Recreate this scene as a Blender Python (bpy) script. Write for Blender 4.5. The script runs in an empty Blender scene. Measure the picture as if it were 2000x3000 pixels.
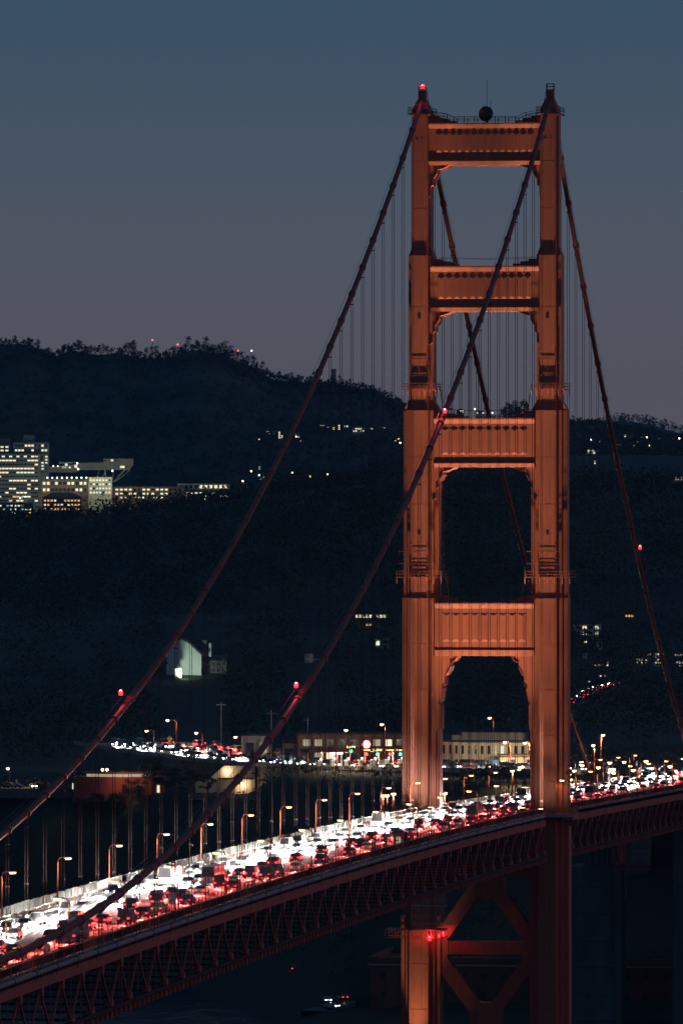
import bpy, math, random
from mathutils import Vector, Matrix
R_ = math.radians
random.seed(7)
S = bpy.context.scene
COL = S.collection

# ------------------------------------------------------------------ camera
CAM = Vector((184.19, -1524.03, 144.22)); YAW = -0.14039; PIT = -0.0032267; FPX = 21062.5
FW = Vector((math.sin(YAW)*math.cos(PIT), math.cos(YAW)*math.cos(PIT), math.sin(PIT)))
RT = Vector((math.cos(YAW), -math.sin(YAW), 0)); UP = RT.cross(FW)
cd = bpy.data.cameras.new('camera'); co = bpy.data.objects.new('camera', cd); COL.objects.link(co)
cd.sensor_fit = 'VERTICAL'; cd.sensor_height = 36; cd.sensor_width = 24; cd.lens = FPX*36/3000
cd.clip_start = 5; cd.clip_end = 40000
co.matrix_world = Matrix((RT, UP, -FW)).transposed().to_4x4(); co.location = CAM
S.camera = co

# ------------------------------------------------------------------ world, afterglow, exposure
W = bpy.data.worlds.new('World'); S.world = W; W.use_nodes = True
nt = W.node_tree; nt.nodes.clear()
tc = nt.nodes.new('ShaderNodeTexCoord'); sx = nt.nodes.new('ShaderNodeSeparateXYZ')
cr = nt.nodes.new('ShaderNodeValToRGB'); bg = nt.nodes.new('ShaderNodeBackground'); wo = nt.nodes.new('ShaderNodeOutputWorld')
mp = nt.nodes.new('ShaderNodeMapRange'); mp.inputs['From Min'].default_value = 0; mp.inputs['From Max'].default_value = 0.5
cr.color_ramp.interpolation = 'B_SPLINE'
SKY = [(0.0, (.106, .097, .112)), (.045, (.091, .090, .110)), (.085, (.066, .085, .115)), (.135, (.035, .071, .112)), (.25, (.022, .058, .110)), (1.0, (.012, .036, .085))]
e = cr.color_ramp.elements
for i, (p, c) in enumerate(SKY):
    el = e[i] if i < 2 else e.new(p)
    el.position = p; el.color = (*c, 1)
bg.inputs['Strength'].default_value = 1.15
L = nt.links.new
L(tc.outputs['Generated'], sx.inputs[0]); L(sx.outputs['Z'], mp.inputs['Value']); L(mp.outputs[0], cr.inputs[0]); L(cr.outputs[0], bg.inputs[0]); L(bg.outputs[0], wo.inputs[0])
# very last afterglow low in the west (the right of the picture)
sl = bpy.data.lights.new('sun', 'SUN'); sl.energy = 0.22; sl.angle = R_(25); sl.color = (1.0, .62, .72)
so = bpy.data.objects.new('sun', sl); COL.objects.link(so)
so.rotation_euler = Vector((-1.0, .10, -.06)).to_track_quat('-Z', 'Y').to_euler()
S.view_settings.view_transform = 'Standard'; S.view_settings.look = 'None'
S.view_settings.exposure = 0; S.view_settings.gamma = 1; S.view_settings.use_curve_mapping = False
cy = S.cycles
cy.use_denoising = True; cy.max_bounces = 3; cy.diffuse_bounces = 1; cy.glossy_bounces = 1; cy.transmission_bounces = 3; cy.volume_bounces = 0
cy.use_light_tree = True; cy.sample_clamp_indirect = 3.0; cy.sample_clamp_direct = 0
cy.caustics_reflective = False; cy.caustics_refractive = False; cy.filter_width = 1.5

# ------------------------------------------------------------------ helpers
def ray(px, py):
    return FW + RT*((px-1000)/FPX) - UP*((py-1500)/FPX)
def atY(px, py, Y):
    d = ray(px, py); return CAM + d*((Y-CAM.y)/d.y)
def atX(px, py, X):
    d = ray(px, py); return CAM + d*((X-CAM.x)/d.x)
def pix(p):
    d = Vector(p)-CAM; z = d.dot(FW)
    return 1000+FPX*d.dot(RT)/z, 1500-FPX*d.dot(UP)/z
def interp(t, tab):
    if t <= tab[0][0]: return tab[0][1]
    for (a, x), (b, y) in zip(tab, tab[1:]):
        if t <= b: return x+(y-x)*(t-a)/(b-a)
    return tab[-1][1]
def sstep(t):
    t = max(0, min(1, t)); return t*t*(3-2*t)

class MB:
    """collects shapes for one mesh"""
    def __init__(s): s.v = []; s.f = []
    def add(s, vs, fs):
        o = len(s.v); s.v += [tuple(p) for p in vs]; s.f += [[i+o for i in q] for q in fs]; return s
    def box(s, x0, x1, y0, y1, z0, z1):
        return s.add([(x0, y0, z0), (x1, y0, z0), (x1, y1, z0), (x0, y1, z0), (x0, y0, z1), (x1, y0, z1), (x1, y1, z1), (x0, y1, z1)],
                     [(0, 3, 2, 1), (4, 5, 6, 7), (0, 1, 5, 4), (1, 2, 6, 5), (2, 3, 7, 6), (3, 0, 4, 7)])
    def prism(s, poly, a, b, axis='y', poly2=None):
        """poly of 2-D points swept from a to b; axis y: poly is (x,z); x: (y,z); z: (x,y)"""
        def P(p, t):
            return (p[0], t, p[1]) if axis == 'y' else ((t, p[0], p[1]) if axis == 'x' else (p[0], p[1], t))
        n = len(poly); q = poly2 or poly
        return s.add([P(p, a) for p in poly]+[P(p, b) for p in q],
                     [list(range(n))[::-1], list(range(n, 2*n))]+[(i, (i+1) % n, n+(i+1) % n, n+i) for i in range(n)])
    def tube(s, pts, r, n=8, caps=True):
        pts = [Vector(p) for p in pts]; m = len(pts); vs = []
        for i, p in enumerate(pts):
            t = (pts[min(i+1, m-1)]-pts[max(i-1, 0)]).normalized()
            a = t.cross(Vector((0, 0, 1)) if abs(t.z) < .95 else Vector((1, 0, 0))).normalized(); b = a.cross(t)
            rr = r[i] if isinstance(r, (list, tuple)) else r
            vs += [p+(a*math.cos(k*2*math.pi/n)+b*math.sin(k*2*math.pi/n))*rr for k in range(n)]
        fs = [(i*n+k, i*n+(k+1) % n, (i+1)*n+(k+1) % n, (i+1)*n+k) for i in range(m-1) for k in range(n)]
        if caps: fs += [list(range(n))[::-1], list(range((m-1)*n, m*n))]
        return s.add(vs, fs)
    def bar(s, p, q, w, h=None, upv=(0, 0, 1)):
        p = Vector(p); q = Vector(q); h = h or w; t = (q-p).normalized(); u = Vector(upv)
        if abs(t.dot(u)) > .97: u = Vector((0, 1, 0))
        a = t.cross(u).normalized()*w/2; b = a.cross(t).normalized()*h/2
        return s.add([p-a-b, p+a-b, p+a+b, p-a+b, q-a-b, q+a-b, q+a+b, q-a+b],
                     [(0, 3, 2, 1), (4, 5, 6, 7), (0, 1, 5, 4), (1, 2, 6, 5), (2, 3, 7, 6), (3, 0, 4, 7)])
    def lathe(s, prof, n=12, c=(0, 0, 0)):
        vs = [(c[0]+r*math.cos(k*2*math.pi/n), c[1]+r*math.sin(k*2*math.pi/n), c[2]+z) for r, z in prof for k in range(n)]
        m = len(prof)
        fs = [(i*n+k, i*n+(k+1) % n, (i+1)*n+(k+1) % n, (i+1)*n+k) for i in range(m-1) for k in range(n)]
        return s.add(vs, fs+[list(range(n))[::-1], list(range((m-1)*n, m*n))])
    def mesh(s, name, mat=None, smooth=False):
        m = bpy.data.meshes.new(name); m.from_pydata(s.v, [], s.f); m.validate()
        if smooth: m.polygons.foreach_set('use_smooth', [True]*len(m.polygons))
        if mat: m.materials.append(mat)
        m.update(); return m
    def build(s, name, mat, parent=None, loc=(0, 0, 0), smooth=False):
        return obj(name, s.mesh(name, mat, smooth), parent, loc)

def obj(name, mesh, parent=None, loc=(0, 0, 0), rz=0, scale=None, mat=None):
    o = bpy.data.objects.new(name, mesh); COL.objects.link(o)
    o.location = loc
    if rz: o.rotation_euler = (0, 0, rz)
    if scale is not None: o.scale = scale
    if parent is not None: o.parent = parent
    if mat is not None:
        o.material_slots[0].link = 'OBJECT'; o.material_slots[0].material = mat
    return o
def tag(o, label=None, cat=None, group=None, kind=None):
    for k, v in (('label', label), ('category', cat), ('group', group), ('kind', kind)):
        if v: o[k] = v
    return o
def thing(name, label, cat, loc=(0, 0, 0), rz=0, group=None):
    o = bpy.data.objects.new(name, None); COL.objects.link(o); o.location = loc; o.rotation_euler = (0, 0, rz); o.empty_display_size = 1
    return tag(o, label, cat, group)
def struct(o): o['kind'] = 'structure'; return o
def member(name, mesh, p, q, w, h, parent=None, upv=(0, 0, 1)):
    """a unit box/cylinder mesh (1x1 section, length 1 along z from 0) stretched from p to q"""
    p = Vector(p); q = Vector(q); d = q-p; ln = d.length; t = d/ln; u = Vector(upv)
    if abs(t.dot(u)) > .97: u = Vector((0, 1, 0))
    a = t.cross(u).normalized(); b = t.cross(a)
    o = bpy.data.objects.new(name, mesh); COL.objects.link(o)
    if parent is not None: o.parent = parent
    o.rotation_euler = Matrix((a, b, t)).transposed().to_euler(); o.location = p; o.scale = (w, h, ln)
    return o
def copy_tree(o, parent=None):
    c = o.copy(); COL.objects.link(c)
    if parent is not None: c.parent = parent
    for ch in KIDS(o): copy_tree(ch, c)
    return c
def KIDS(o): return list(o.children)
def light(kind, energy, color, loc, target=None, parent=None, cone=60, blend=.5, size=.3, name='lamp'):
    l = bpy.data.lights.new(name, kind); l.energy = energy; l.color = color; l.shadow_soft_size = size
    if kind == 'SPOT': l.spot_size = R_(cone); l.spot_blend = blend
    o = bpy.data.objects.new(name, l); COL.objects.link(o); o.location = loc
    if target is not None: o.rotation_euler = (Vector(target)-Vector(loc)).to_track_quat('-Z', 'Y').to_euler()
    if parent is not None: o.parent = parent
    return o

# ------------------------------------------------------------------ materials
def pmat(name, col, rough=.6, metal=0, var=.25, scale=1.0, streak=None, bump=0, bscale=None, spec=.5, col2=None):
    m = bpy.data.materials.new(name); m.use_nodes = True; t = m.node_tree; b = t.nodes['Principled BSDF']
    b.inputs['Roughness'].default_value = rough; b.inputs['Metallic'].default_value = metal
    b.inputs['Specular IOR Level'].default_value = spec
    c = t.nodes.new('ShaderNodeTexCoord'); mpn = t.nodes.new('ShaderNodeMapping'); n = t.nodes.new('ShaderNodeTexNoise'); r = t.nodes.new('ShaderNodeValToRGB')
    mpn.inputs['Scale'].default_value = streak or (1, 1, 1)
    n.inputs['Scale'].default_value = scale; n.inputs['Detail'].default_value = 5; n.inputs['Roughness'].default_value = .65
    lo = [x*(1-var) for x in (col2 or col)]; hi = [min(1, x*(1+var)) for x in col]
    r.color_ramp.elements[0].position = .32; r.color_ramp.elements[0].color = (*lo, 1)
    r.color_ramp.elements[1].position = .68; r.color_ramp.elements[1].color = (*hi, 1)
    lk = t.links.new
    lk(c.outputs['Object'], mpn.inputs[0]); lk(mpn.outputs[0], n.inputs['Vector']); lk(n.outputs[0], r.inputs[0]); lk(r.outputs[0], b.inputs['Base Color'])
    if bump:
        bn = t.nodes.new('ShaderNodeBump'); n2 = t.nodes.new('ShaderNodeTexNoise'); n2.inputs['Scale'].default_value = bscale or scale*4; n2.inputs['Detail'].default_value = 4
        lk(c.outputs['Object'], n2.inputs['Vector']); lk(n2.outputs[0], bn.inputs['Height']); bn.inputs['Strength'].default_value = bump; lk(bn.outputs[0], b.inputs['Normal'])
    return m
def emat(name, col, strength, sampled=False):
    m = bpy.data.materials.new(name); m.use_nodes = True; t = m.node_tree; b = t.nodes['Principled BSDF']
    c = t.nodes.new('ShaderNodeTexCoord'); n = t.nodes.new('ShaderNodeTexNoise'); n.inputs['Scale'].default_value = 1.3
    r = t.nodes.new('ShaderNodeMapRange'); r.inputs['To Min'].default_value = strength*.6; r.inputs['To Max'].default_value = strength*1.4
    t.links.new(c.outputs['Object'], n.inputs['Vector']); t.links.new(n.outputs[0], r.inputs['Value']); t.links.new(r.outputs[0], b.inputs['Emission Strength'])
    b.inputs['Base Color'].default_value = (.3, .3, .3, 1); b.inputs['Emission Color'].default_value = (*col, 1)
    try: m.cycles.emission_sampling = 'FRONT' if sampled else 'NONE'
    except Exception: pass
    return m
ORANGE = (.46, .114, .060)
M = {}
M['steel'] = pmat('orange_steel', ORANGE, .55, var=.16, scale=.55, streak=(1, 1, .12), bump=.12, bscale=3)
M['panel'] = pmat('orange_panel', (.48, .122, .064), .5, var=.13, scale=.8, streak=(1, 1, .08), bump=.08, bscale=2.2)
M['dullsteel'] = pmat('weathered_orange_steel', (.42, .095, .068), .7, var=.3, scale=.7, streak=(1, 1, .4), bump=.15)
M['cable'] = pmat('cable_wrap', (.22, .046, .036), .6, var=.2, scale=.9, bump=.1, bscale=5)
M['picket'] = pmat('dark_maroon_steel', (.085, .022, .02), .7, var=.25, scale=.6)
M['shadowsteel'] = pmat('shade_dark_truss_steel', (.045, .014, .013), .8, var=.3, scale=.7)  # truss steel darkened in colour to stand for the shade under the deck
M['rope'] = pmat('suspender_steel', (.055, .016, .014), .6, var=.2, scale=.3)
M['pipe'] = pmat('grey_pipe_wrap', (.30, .24, .27), .5, var=.2, scale=.5)
M['asphalt'] = pmat('asphalt', (.12, .115, .11), .75, var=.25, scale=.35, streak=(1, .08, 1), bump=.1, bscale=9)
M['concrete'] = pmat('concrete', (.30, .29, .27), .85, var=.22, scale=.16, streak=(1, 1, .4), bump=.15, bscale=1.5)
M['pylon'] = pmat('stained_pylon_concrete', (.105, .115, .12), .9, var=.35, scale=.12, streak=(1, 1, .35), bump=.2, bscale=1.2)
M['walk'] = pmat('walkway_concrete', (.22, .20, .18), .85, var=.2, scale=.5)
M['paint'] = pmat('road_paint', (.72, .71, .66), .6, var=.15, scale=2)
M['yellow'] = pmat('yellow_paint', (.75, .48, .06), .5, var=.1, scale=2)
M['dark'] = pmat('dark_metal', (.03, .03, .032), .5, var=.2, scale=1)
M['grey'] = pmat('galvanised', (.32, .33, .34), .45, metal=.6, var=.15, scale=2)
M['white'] = pmat('white_paint', (.70, .69, .65), .6, var=.12, scale=.25, streak=(1, 1, .3))
M['cream'] = pmat('cream_stucco', (.60, .52, .40), .8, var=.12, scale=.2, streak=(1, 1, .3))
M['roof'] = pmat('dark_roof', (.06, .06, .065), .8, var=.3, scale=.4)
M['redwall'] = pmat('red_orange_wall', (.50, .085, .045), .7, var=.12, scale=.2)
M['greywall'] = pmat('grey_wall', (.20, .19, .19), .8, var=.2, scale=.1)
M['brownwall'] = pmat('brown_wall', (.24, .14, .09), .8, var=.2, scale=.1)
M['brick'] = pmat('fort_brick', (.16, .07, .05), .9, var=.3, scale=.12, bump=.2, bscale=1)
M['carglass'] = pmat('car_glass', (.075, .08, .085), .22, var=.1, scale=1)
M['glass'] = pmat('dark_glass', (.02, .025, .03), .12, var=.1, scale=1)
M['land'] = pmat('dry_grass_land', (.050, .052, .030), .95, var=.5, scale=.012, bump=.4, bscale=.06, col2=(.035, .042, .026))
M['leaf'] = pmat('dark_foliage', (.040, .056, .030), .9, var=.2, scale=.08, col2=(.038, .052, .028))
M['leafy'] = pmat('cypress_foliage', (.060, .072, .035), .9, var=.45, scale=.25)
M['bark'] = pmat('bark', (.12, .09, .07), .9, var=.3, scale=.4)
M['tyre'] = pmat('tyre_rubber', (.02, .02, .02), .85, var=.2, scale=3)
M['ladder'] = pmat('yellow_steel', (.45, .30, .08), .6, var=.2, scale=1)
M['net'] = pmat('white_mesh_sheet', (.24, .235, .22), .9, var=.35, scale=1.6)
M['sodium'] = emat('sodium_lens', (1.0, .55, .20), 6)
M['sodium2'] = emat('warm_lens', (1.0, .62, .28), 9)
M['whitelamp'] = emat('white_lens', (.92, 1.0, .93), 4)
M['head'] = emat('headlamp_lens', (1.0, .97, .9), 30)
M['tail'] = emat('tail_lamp_lens', (1.0, .022, .04), 5)
M['beacon'] = emat('red_beacon_lens', (1.0, .012, .026), 5)
M['win_w'] = emat('lit_window_warm', (1.0, .82, .52), 1.15)
M['win_c'] = emat('lit_window_pale', (.90, 1.0, .72), .95)
M['win_o'] = emat('lit_window_orange', (1.0, .50, .18), .95)
M['win_d'] = emat('lit_window_dim', (1.0, .85, .55), .34)
M['led'] = emat('amber_led', (1.0, .72, .22), 5)
M['green'] = emat('green_lamp', (.08, 1.0, .5), 6)
M['redl'] = emat('red_lamp', (1.0, .06, .06), 6)
M['neon'] = emat('red_neon', (1.0, .10, .12), 8)
M['clock'] = emat('clock_face', (1.0, .95, .8), 2.2)
M['cyan'] = emat('screen_window', (.35, .75, .85), .5)

def grime(m, amt=.34, speck=True):
    """rain streaks, patched paint and small dark flecks over the base colour"""
    t = m.node_tree; b = t.nodes['Principled BSDF']; src = b.inputs['Base Color'].links[0].from_socket; lk = t.links.new
    c = t.nodes.new('ShaderNodeTexCoord'); cur = src
    for sc, mp_, lo, hi, k in ((2.2, (1, 1, .035), .52, .72, amt), (.11, (1, 1, .6), .5, .75, amt*.6))+(((5.5, (1, 1, .5), .70, .74, .75),) if speck else ()):
        mn = t.nodes.new('ShaderNodeMapping'); mn.inputs['Scale'].default_value = mp_; n = t.nodes.new('ShaderNodeTexNoise'); n.inputs['Scale'].default_value = sc; n.inputs['Detail'].default_value = 6
        r = t.nodes.new('ShaderNodeMapRange'); r.inputs['From Min'].default_value = lo; r.inputs['From Max'].default_value = hi; r.inputs['To Max'].default_value = k
        mx = t.nodes.new('ShaderNodeMixRGB'); mx.inputs[2].default_value = (.10, .035, .022, 1)
        lk(c.outputs['Object'], mn.inputs[0]); lk(mn.outputs[0], n.inputs['Vector']); lk(n.outputs[0], r.inputs['Value']); lk(r.outputs[0], mx.inputs[0]); lk(cur, mx.inputs[1]); cur = mx.outputs[0]
    lk(cur, b.inputs['Base Color'])
for k_ in ('steel', 'panel'): grime(M[k_])
grime(M['cable'], .4, False); grime(M['dullsteel'], .4, False)

UB = MB().box(-.5, .5, -.5, .5, 0, 1)
UC = MB().lathe([(1, 0), (1, 1)], 8)
_um = {}
def ubox(mat):
    k = 'b'+mat
    if k not in _um: _um[k] = UB.mesh('box_'+mat, M[mat])
    return _um[k]
def ucyl(mat):
    k = 'c'+mat
    if k not in _um: _um[k] = UC.mesh('rod_'+mat, M[mat], True)
    return _um[k]
def pbox(name, mat, parent, x0, x1, y0, y1, z0, z1):
    return obj(name, ubox(mat), parent, ((x0+x1)/2, (y0+y1)/2, z0), scale=(x1-x0, y1-y0, z1-z0))
def text_mesh(s, size, mat):
    c = bpy.data.curves.new('t', 'FONT'); c.body = s; c.size = size; c.align_x = 'CENTER'; c.align_y = 'CENTER'; c.extrude = .01*size; c.resolution_u = 2
    o = bpy.data.objects.new('t', c); COL.objects.link(o)
    m = bpy.data.meshes.new_from_object(o.evaluated_get(bpy.context.evaluated_depsgraph_get()))
    bpy.data.objects.remove(o); m.materials.clear(); m.materials.append(mat); return m
def lettering(s, size, mat, parent, loc, rz=0):
    o = obj('lettering', text_mesh(s, size, M[mat]), parent, loc); o.rotation_euler = (R_(90), 0, rz); o['label'] = 'lettering reading '+s; return o
ORD = ['first', 'second', 'third', 'fourth', 'fifth', 'sixth', 'seventh', 'eighth', 'ninth', 'tenth', 'eleventh', 'twelfth', 'thirteenth', 'fourteenth', 'fifteenth', 'sixteenth', 'seventeenth', 'eighteenth', 'nineteenth', 'twentieth']

def nth(n): return ORD[n-1] if n <= 20 else f"{n}{'th' if 10 <= n % 100 <= 20 else {1: 'st', 2: 'nd', 3: 'rd'}.get(n % 10, 'th')}"
HEADK, TAILK = 60000, 14000

def emat_cache(n, c, s):
    if n not in M: M[n] = emat(n, c, s)
    return M[n]
# ------------------------------------------------------------------ ground, water
def road_z(y):
    return 75+6.5*(1-((y+640)/640)**2) if y <= 0 else (75-.0245*y if y < 441 else max(61.2, 64.2-.03*(y-441)))
SHORE = [(-420, 600), (-220, 575), (-165, 560), (-120, 450), (-90, 352), (-60, 332), (60, 332), (260, 420), (900, 700)]
BTOP = [(-420, 670), (-260, 650), (-190, 640), (-150, 612), (-122, 556), (-90, 536), (-50, 512), (0, 500), (60, 500), (260, 560), (900, 820)]
RIDGE_A = [(-800, 960), (0, 1008), (76, 1000), (140, 1030), (166, 1042), (216, 1015), (260, 1035), (357, 1028), (410, 1042), (500, 1040), (560, 1014), (625, 1026), (690, 1048), (740, 1065), (790, 1104), (870, 1112), (980, 1120), (1060, 1134), (1110, 1152), (1175, 1188), (1260, 1228), (1440, 1240), (1560, 1240), (1660, 1236), (1700, 1240), (1780, 1243), (1800, 1252), (1880, 1262), (1950, 1284), (2000, 1294), (2700, 1330)]
RIDGE_C = [(-800, 1545), (0, 1545), (130, 1540), (255, 1525), (380, 1500), (510, 1495), (676, 1472), (765, 1452), (890, 1436), (1020, 1428), (1170, 1424), (1600, 1424), (1780, 1418), (2000, 1430), (2700, 1440)]
RIDGE_D = [(-800, 1500), (1500, 1420), (1680, 1262), (1740, 1236), (1790, 1220), (1830, 1218), (1880, 1220), (1920, 1228), (1960, 1242), (2000, 1251), (2200, 1290), (2700, 1400)]
def py_to_z(py, dep): return CAM.z+(1432-py)/FPX*dep
def ground(x, y):
    P = Vector((x, y, 60)); d = (P-CAM).dot(FW); px = 1000+FPX*(P-CAM).dot(RT)/d
    if d < 2650:
        a = interp(x, SHORE); b = interp(x, BTOP); top = 52+9*sstep((x+150)/25)
        if y < a: return -3+3*sstep((y-a+30)/30)
        z = 1.0+3*sstep((y-a)/10)+(top-4)*sstep((y-a-12)/max(20, b-a-12))
        return z+max(0, (d-2300))*.012
    zc = py_to_z(interp(px, RIDGE_C), 3800); za = py_to_z(interp(px, RIDGE_A), 7700); zd = py_to_z(interp(px, RIDGE_D), 12500)
    top = 52+9*sstep((x+150)/25)
    hb = 112+max(0, min(60, (px-300)*.05))
    return interp(d, [(2650, top+4.2), (3000, 80), (3400, zc-28), (3800, zc), (4200, zc-18), (4900, 92), (6000, 95), (6700, hb), (7000, hb+8), (7700, za), (8300, za-30), (9500, 120), (11000, 120), (12500, zd), (14000, 100), (16000, 0)])
def rough(x, y, d):
    return math.sin(x*.031+1.3)*math.cos(y*.027)*1.2*min(1, d/3000)+math.sin(x*.011+y*.017)*2.0*min(1, max(0, d-2400)/1500)
m = MB()
ys = [300+8*i for i in range(56)]+[750+25*i for i in range(16)]+[1160+60*i for i in range(40)]+[3600+100*i for i in range(56)]+[9300+250*i for i in range(24)]
NU = 110
for y in ys:
    c = CAM.x+math.tan(YAW)*(y-CAM.y); h = 1.9*.0475*(y-CAM.y)+120
    for i in range(NU+1):
        x = c+h*(2*i/NU-1); z = ground(x, y)
        m.v.append((x, y, z+(rough(x, y, y+1500) if z > 30 and y > 900 else 0)))
for j in range(len(ys)-1):
    for i in range(NU):
        a = j*(NU+1)+i; m.f.append((a, a+1, a+NU+2, a+NU+1))
struct(m.build('terrain', M['land'], smooth=True))
def hit(px, py, lift=0, d0=1900):
    """the point where the line through a pixel meets the ground"""
    r = ray(px, py); d = d0
    while d < 14000:
        p = CAM+r*d
        if p.z <= ground(p.x, p.y)+lift and p.y > 330: break
        d += 6
    return p
wm = pmat('night_water', (.012, .03, .05), .22, var=.4, scale=.01)
t = wm.node_tree; bs = t.nodes['Principled BSDF']; bn = t.nodes.new('ShaderNodeBump'); wv = t.nodes.new('ShaderNodeTexNoise'); tcn = t.nodes.new('ShaderNodeTexCoord'); mpn = t.nodes.new('ShaderNodeMapping')
mpn.inputs['Scale'].default_value = (.16, .05, 1); wv.inputs['Scale'].default_value = 1.0; wv.inputs['Detail'].default_value = 6
t.links.new(tcn.outputs['Object'], mpn.inputs[0]); t.links.new(mpn.outputs[0], wv.inputs['Vector']); t.links.new(wv.outputs[0], bn.inputs['Height']); bn.inputs['Strength'].default_value = .8; bn.inputs['Distance'].default_value = 2.5
t.links.new(bn.outputs[0], bs.inputs['Normal'])
m = MB(); m.add([(-2500, -3000, 0), (2500, -3000, 0), (2500, 640, 0), (-2500, 640, 0)], [(0, 1, 2, 3)]); struct(m.build('water', wm))

# ------------------------------------------------------------------ bridge road deck
PY = 15.24
def strip(x0, x1, dz0, dz1, ya, yb, step=7.62, zf=None):
    zf = zf or road_z; m = MB(); n = max(1, round((yb-ya)/step))
    for i in range(n+1):
        y = ya+(yb-ya)*i/n; z = zf(y)
        m.v += [(x0, y, z+dz0), (x1, y, z+dz0), (x1, y, z+dz1), (x0, y, z+dz1)]
    for i in range(n):
        a = i*4; b = a+4
        m.f += [(a, b, b+1, a+1), (a+3, a+2, b+2, b+3), (a, a+3, b+3, b), (a+1, b+1, b+2, a+2)]
    m.f += [(0, 1, 2, 3), (4*n, 4*n+3, 4*n+2, 4*n+1)]
    return m
YA, YB = -800.0, 441.0
road = struct(strip(-9.25, 9.25, -.45, 0, YA, YB).build('roadway', M['asphalt']))
lm = MB()
for x, w in ((-.12, .1), (.12, .1)):
    s_ = strip(x-w/2, x+w/2, .003, .006, YA, YB); lm.add(s_.v, s_.f)
lm.build('centre_line', M['yellow'], road)
dm = MB()
for x in (-6.1, -3.05, 3.05, 6.1):
    y = YA
    while y < YB-4:
        z = road_z(y)+.004; z2 = road_z(y+3.6)+.004
        dm.add([(x-.07, y, z), (x+.07, y, z), (x+.07, y+3.6, z2), (x-.07, y+3.6, z2)], [(0, 1, 2, 3)]); y += 10.97
dm.build('lane_dashes', M['paint'], road)
for sx_, nm in ((1, 'west'), (-1, 'east')):
    for a, b in ((YA, -9.5), (9.5, YB)):
        x0, x1 = sorted((sx_*9.25, sx_*13.3))
        struct(strip(x0, x1, -.35, .18, a, b).build('sidewalk', M['walk']))
    x0, x1 = sorted((sx_*9.2, sx_*19.3))
    w = MB(); ww = [(9.2, -9.6), (13.3, -9.6), (18.2, -7.6), (19.2, -5.5), (19.2, 5.5), (18.2, 7.6), (13.3, 9.6), (9.2, 9.6)]
    w.prism([(sx_*p, q) for p, q in (ww if sx_ > 0 else ww[::-1])], 74.55, 75.19, 'z')
    bay = w.build('sidewalk', M['walk']); struct(bay)

# ------------------------------------------------------------------ outer railings, kerb fence, pipe
def railing(side):
    t = thing('railing', ('dark orange picket railing along the west edge of the bridge deck, above the pipe' if side > 0 else 'orange picket railing along the far east edge of the bridge deck'), 'railing', (0, 0, 0), group='outer railings of the bridge')
    x = 13.25*side
    for a, b in ((YA, -9.6), (9.6, YB)):
        s_ = strip(x-.08, x+.08, 1.3, 1.42, a, b); s_.build('top_rail', M['steel'], t)
        s_ = strip(x-.05, x+.05, .30, .38, a, b); s_.build('bottom_rail', M['picket'], t)
        p = MB(); y = a
        while y < b:
            z = road_z(y); p.box(x-.025, x+.025, y-.04, y+.04, z+.36, z+1.31); y += .30
        tag(p.build('picket', M['picket'], t), kind='stuff')
        y = a
        while y < b:
            z = road_z(y); pbox('post', 'dullsteel', t, x-.11, x+.11, y-.11, y+.11, z+.1, z+1.5); y += 7.62 if side > 0 else 15.24
    bayp = [(13.3, -9.5), (18.1, -7.5), (19.0, -5.4), (19.0, 5.4), (18.1, 7.5), (13.3, 9.5)]
    for (p, q), (p2, q2) in zip(bayp, bayp[1:]):
        bm = MB(); bm.bar((side*p, q, 76.45), (side*p2, q2, 76.45), .14, .12); bm.bar((side*p, q, 75.5), (side*p2, q2, 75.5), .1, .1)
        ln = math.hypot(p2-p, q2-q); n = int(ln/.3)
        for i in range(n):
            f = i/n; bm.box(side*(p+(p2-p)*f)-.03, side*(p+(p2-p)*f)+.03, q+(q2-q)*f-.03, q+(q2-q)*f+.03, 75.15, 76.42)
        bm.build('bay_rail', M['steel'], t)
    return t
railing(1); railing(-1)
for side in (1, -1):
    t = thing('kerb_fence', ('thin posted fence between the red traffic lanes and the west walkway' if side > 0 else 'thin posted fence between the white headlight lanes and the east walkway'), 'fence', group='fences along the road kerbs')
    x = 9.42*side
    strip(x-.06, x+.06, 1.12, 1.2, YA, YB).build('rail', M['dullsteel'], t); strip(x-.04, x+.04, .62, .67, YA, YB).build('rail', M['dullsteel'], t)
    strip(x-.15, x+.15, .002, .32, YA, YB).build('kerb', M['concrete'], t)
    y = -660
    while y < YB:
        z = road_z(y); obj('post', ubox('dullsteel'), t, (x, y, z+.3), scale=(.1, .1, .9)); y += 3.81
t = thing('utility_pipe', 'purple grey wrapped pipe with dark clamps running along the west deck edge', 'pipe')
m = MB(); pts = []
y = YA
while y <= -14: pts.append((13.95, y, road_z(y)-.35)); y += 7.62
m.tube(pts, .36, 10); m.build('pipe', M['pipe'], t, smooth=True)
um = MB(); um.tube([(0, -.07, 0), (0, .07, 0)], .385, 10); cm = um.mesh('seam', M['dullsteel'])
um = MB(); um.tube([(0, -.22, 0), (0, .22, 0)], .44, 10).box(-.3, .3, -.15, .15, -1.1, -.1); cb = um.mesh('clamp', M['dark'])
y = -650; k = 0
while y < -14:
    if k % 6 == 0: obj('clamp', cb, t, (13.95, y, road_z(y)-.35))
    else: obj('seam', cm, t, (13.95, y, road_z(y)-.35))
    y += 2.54; k += 1

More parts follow.
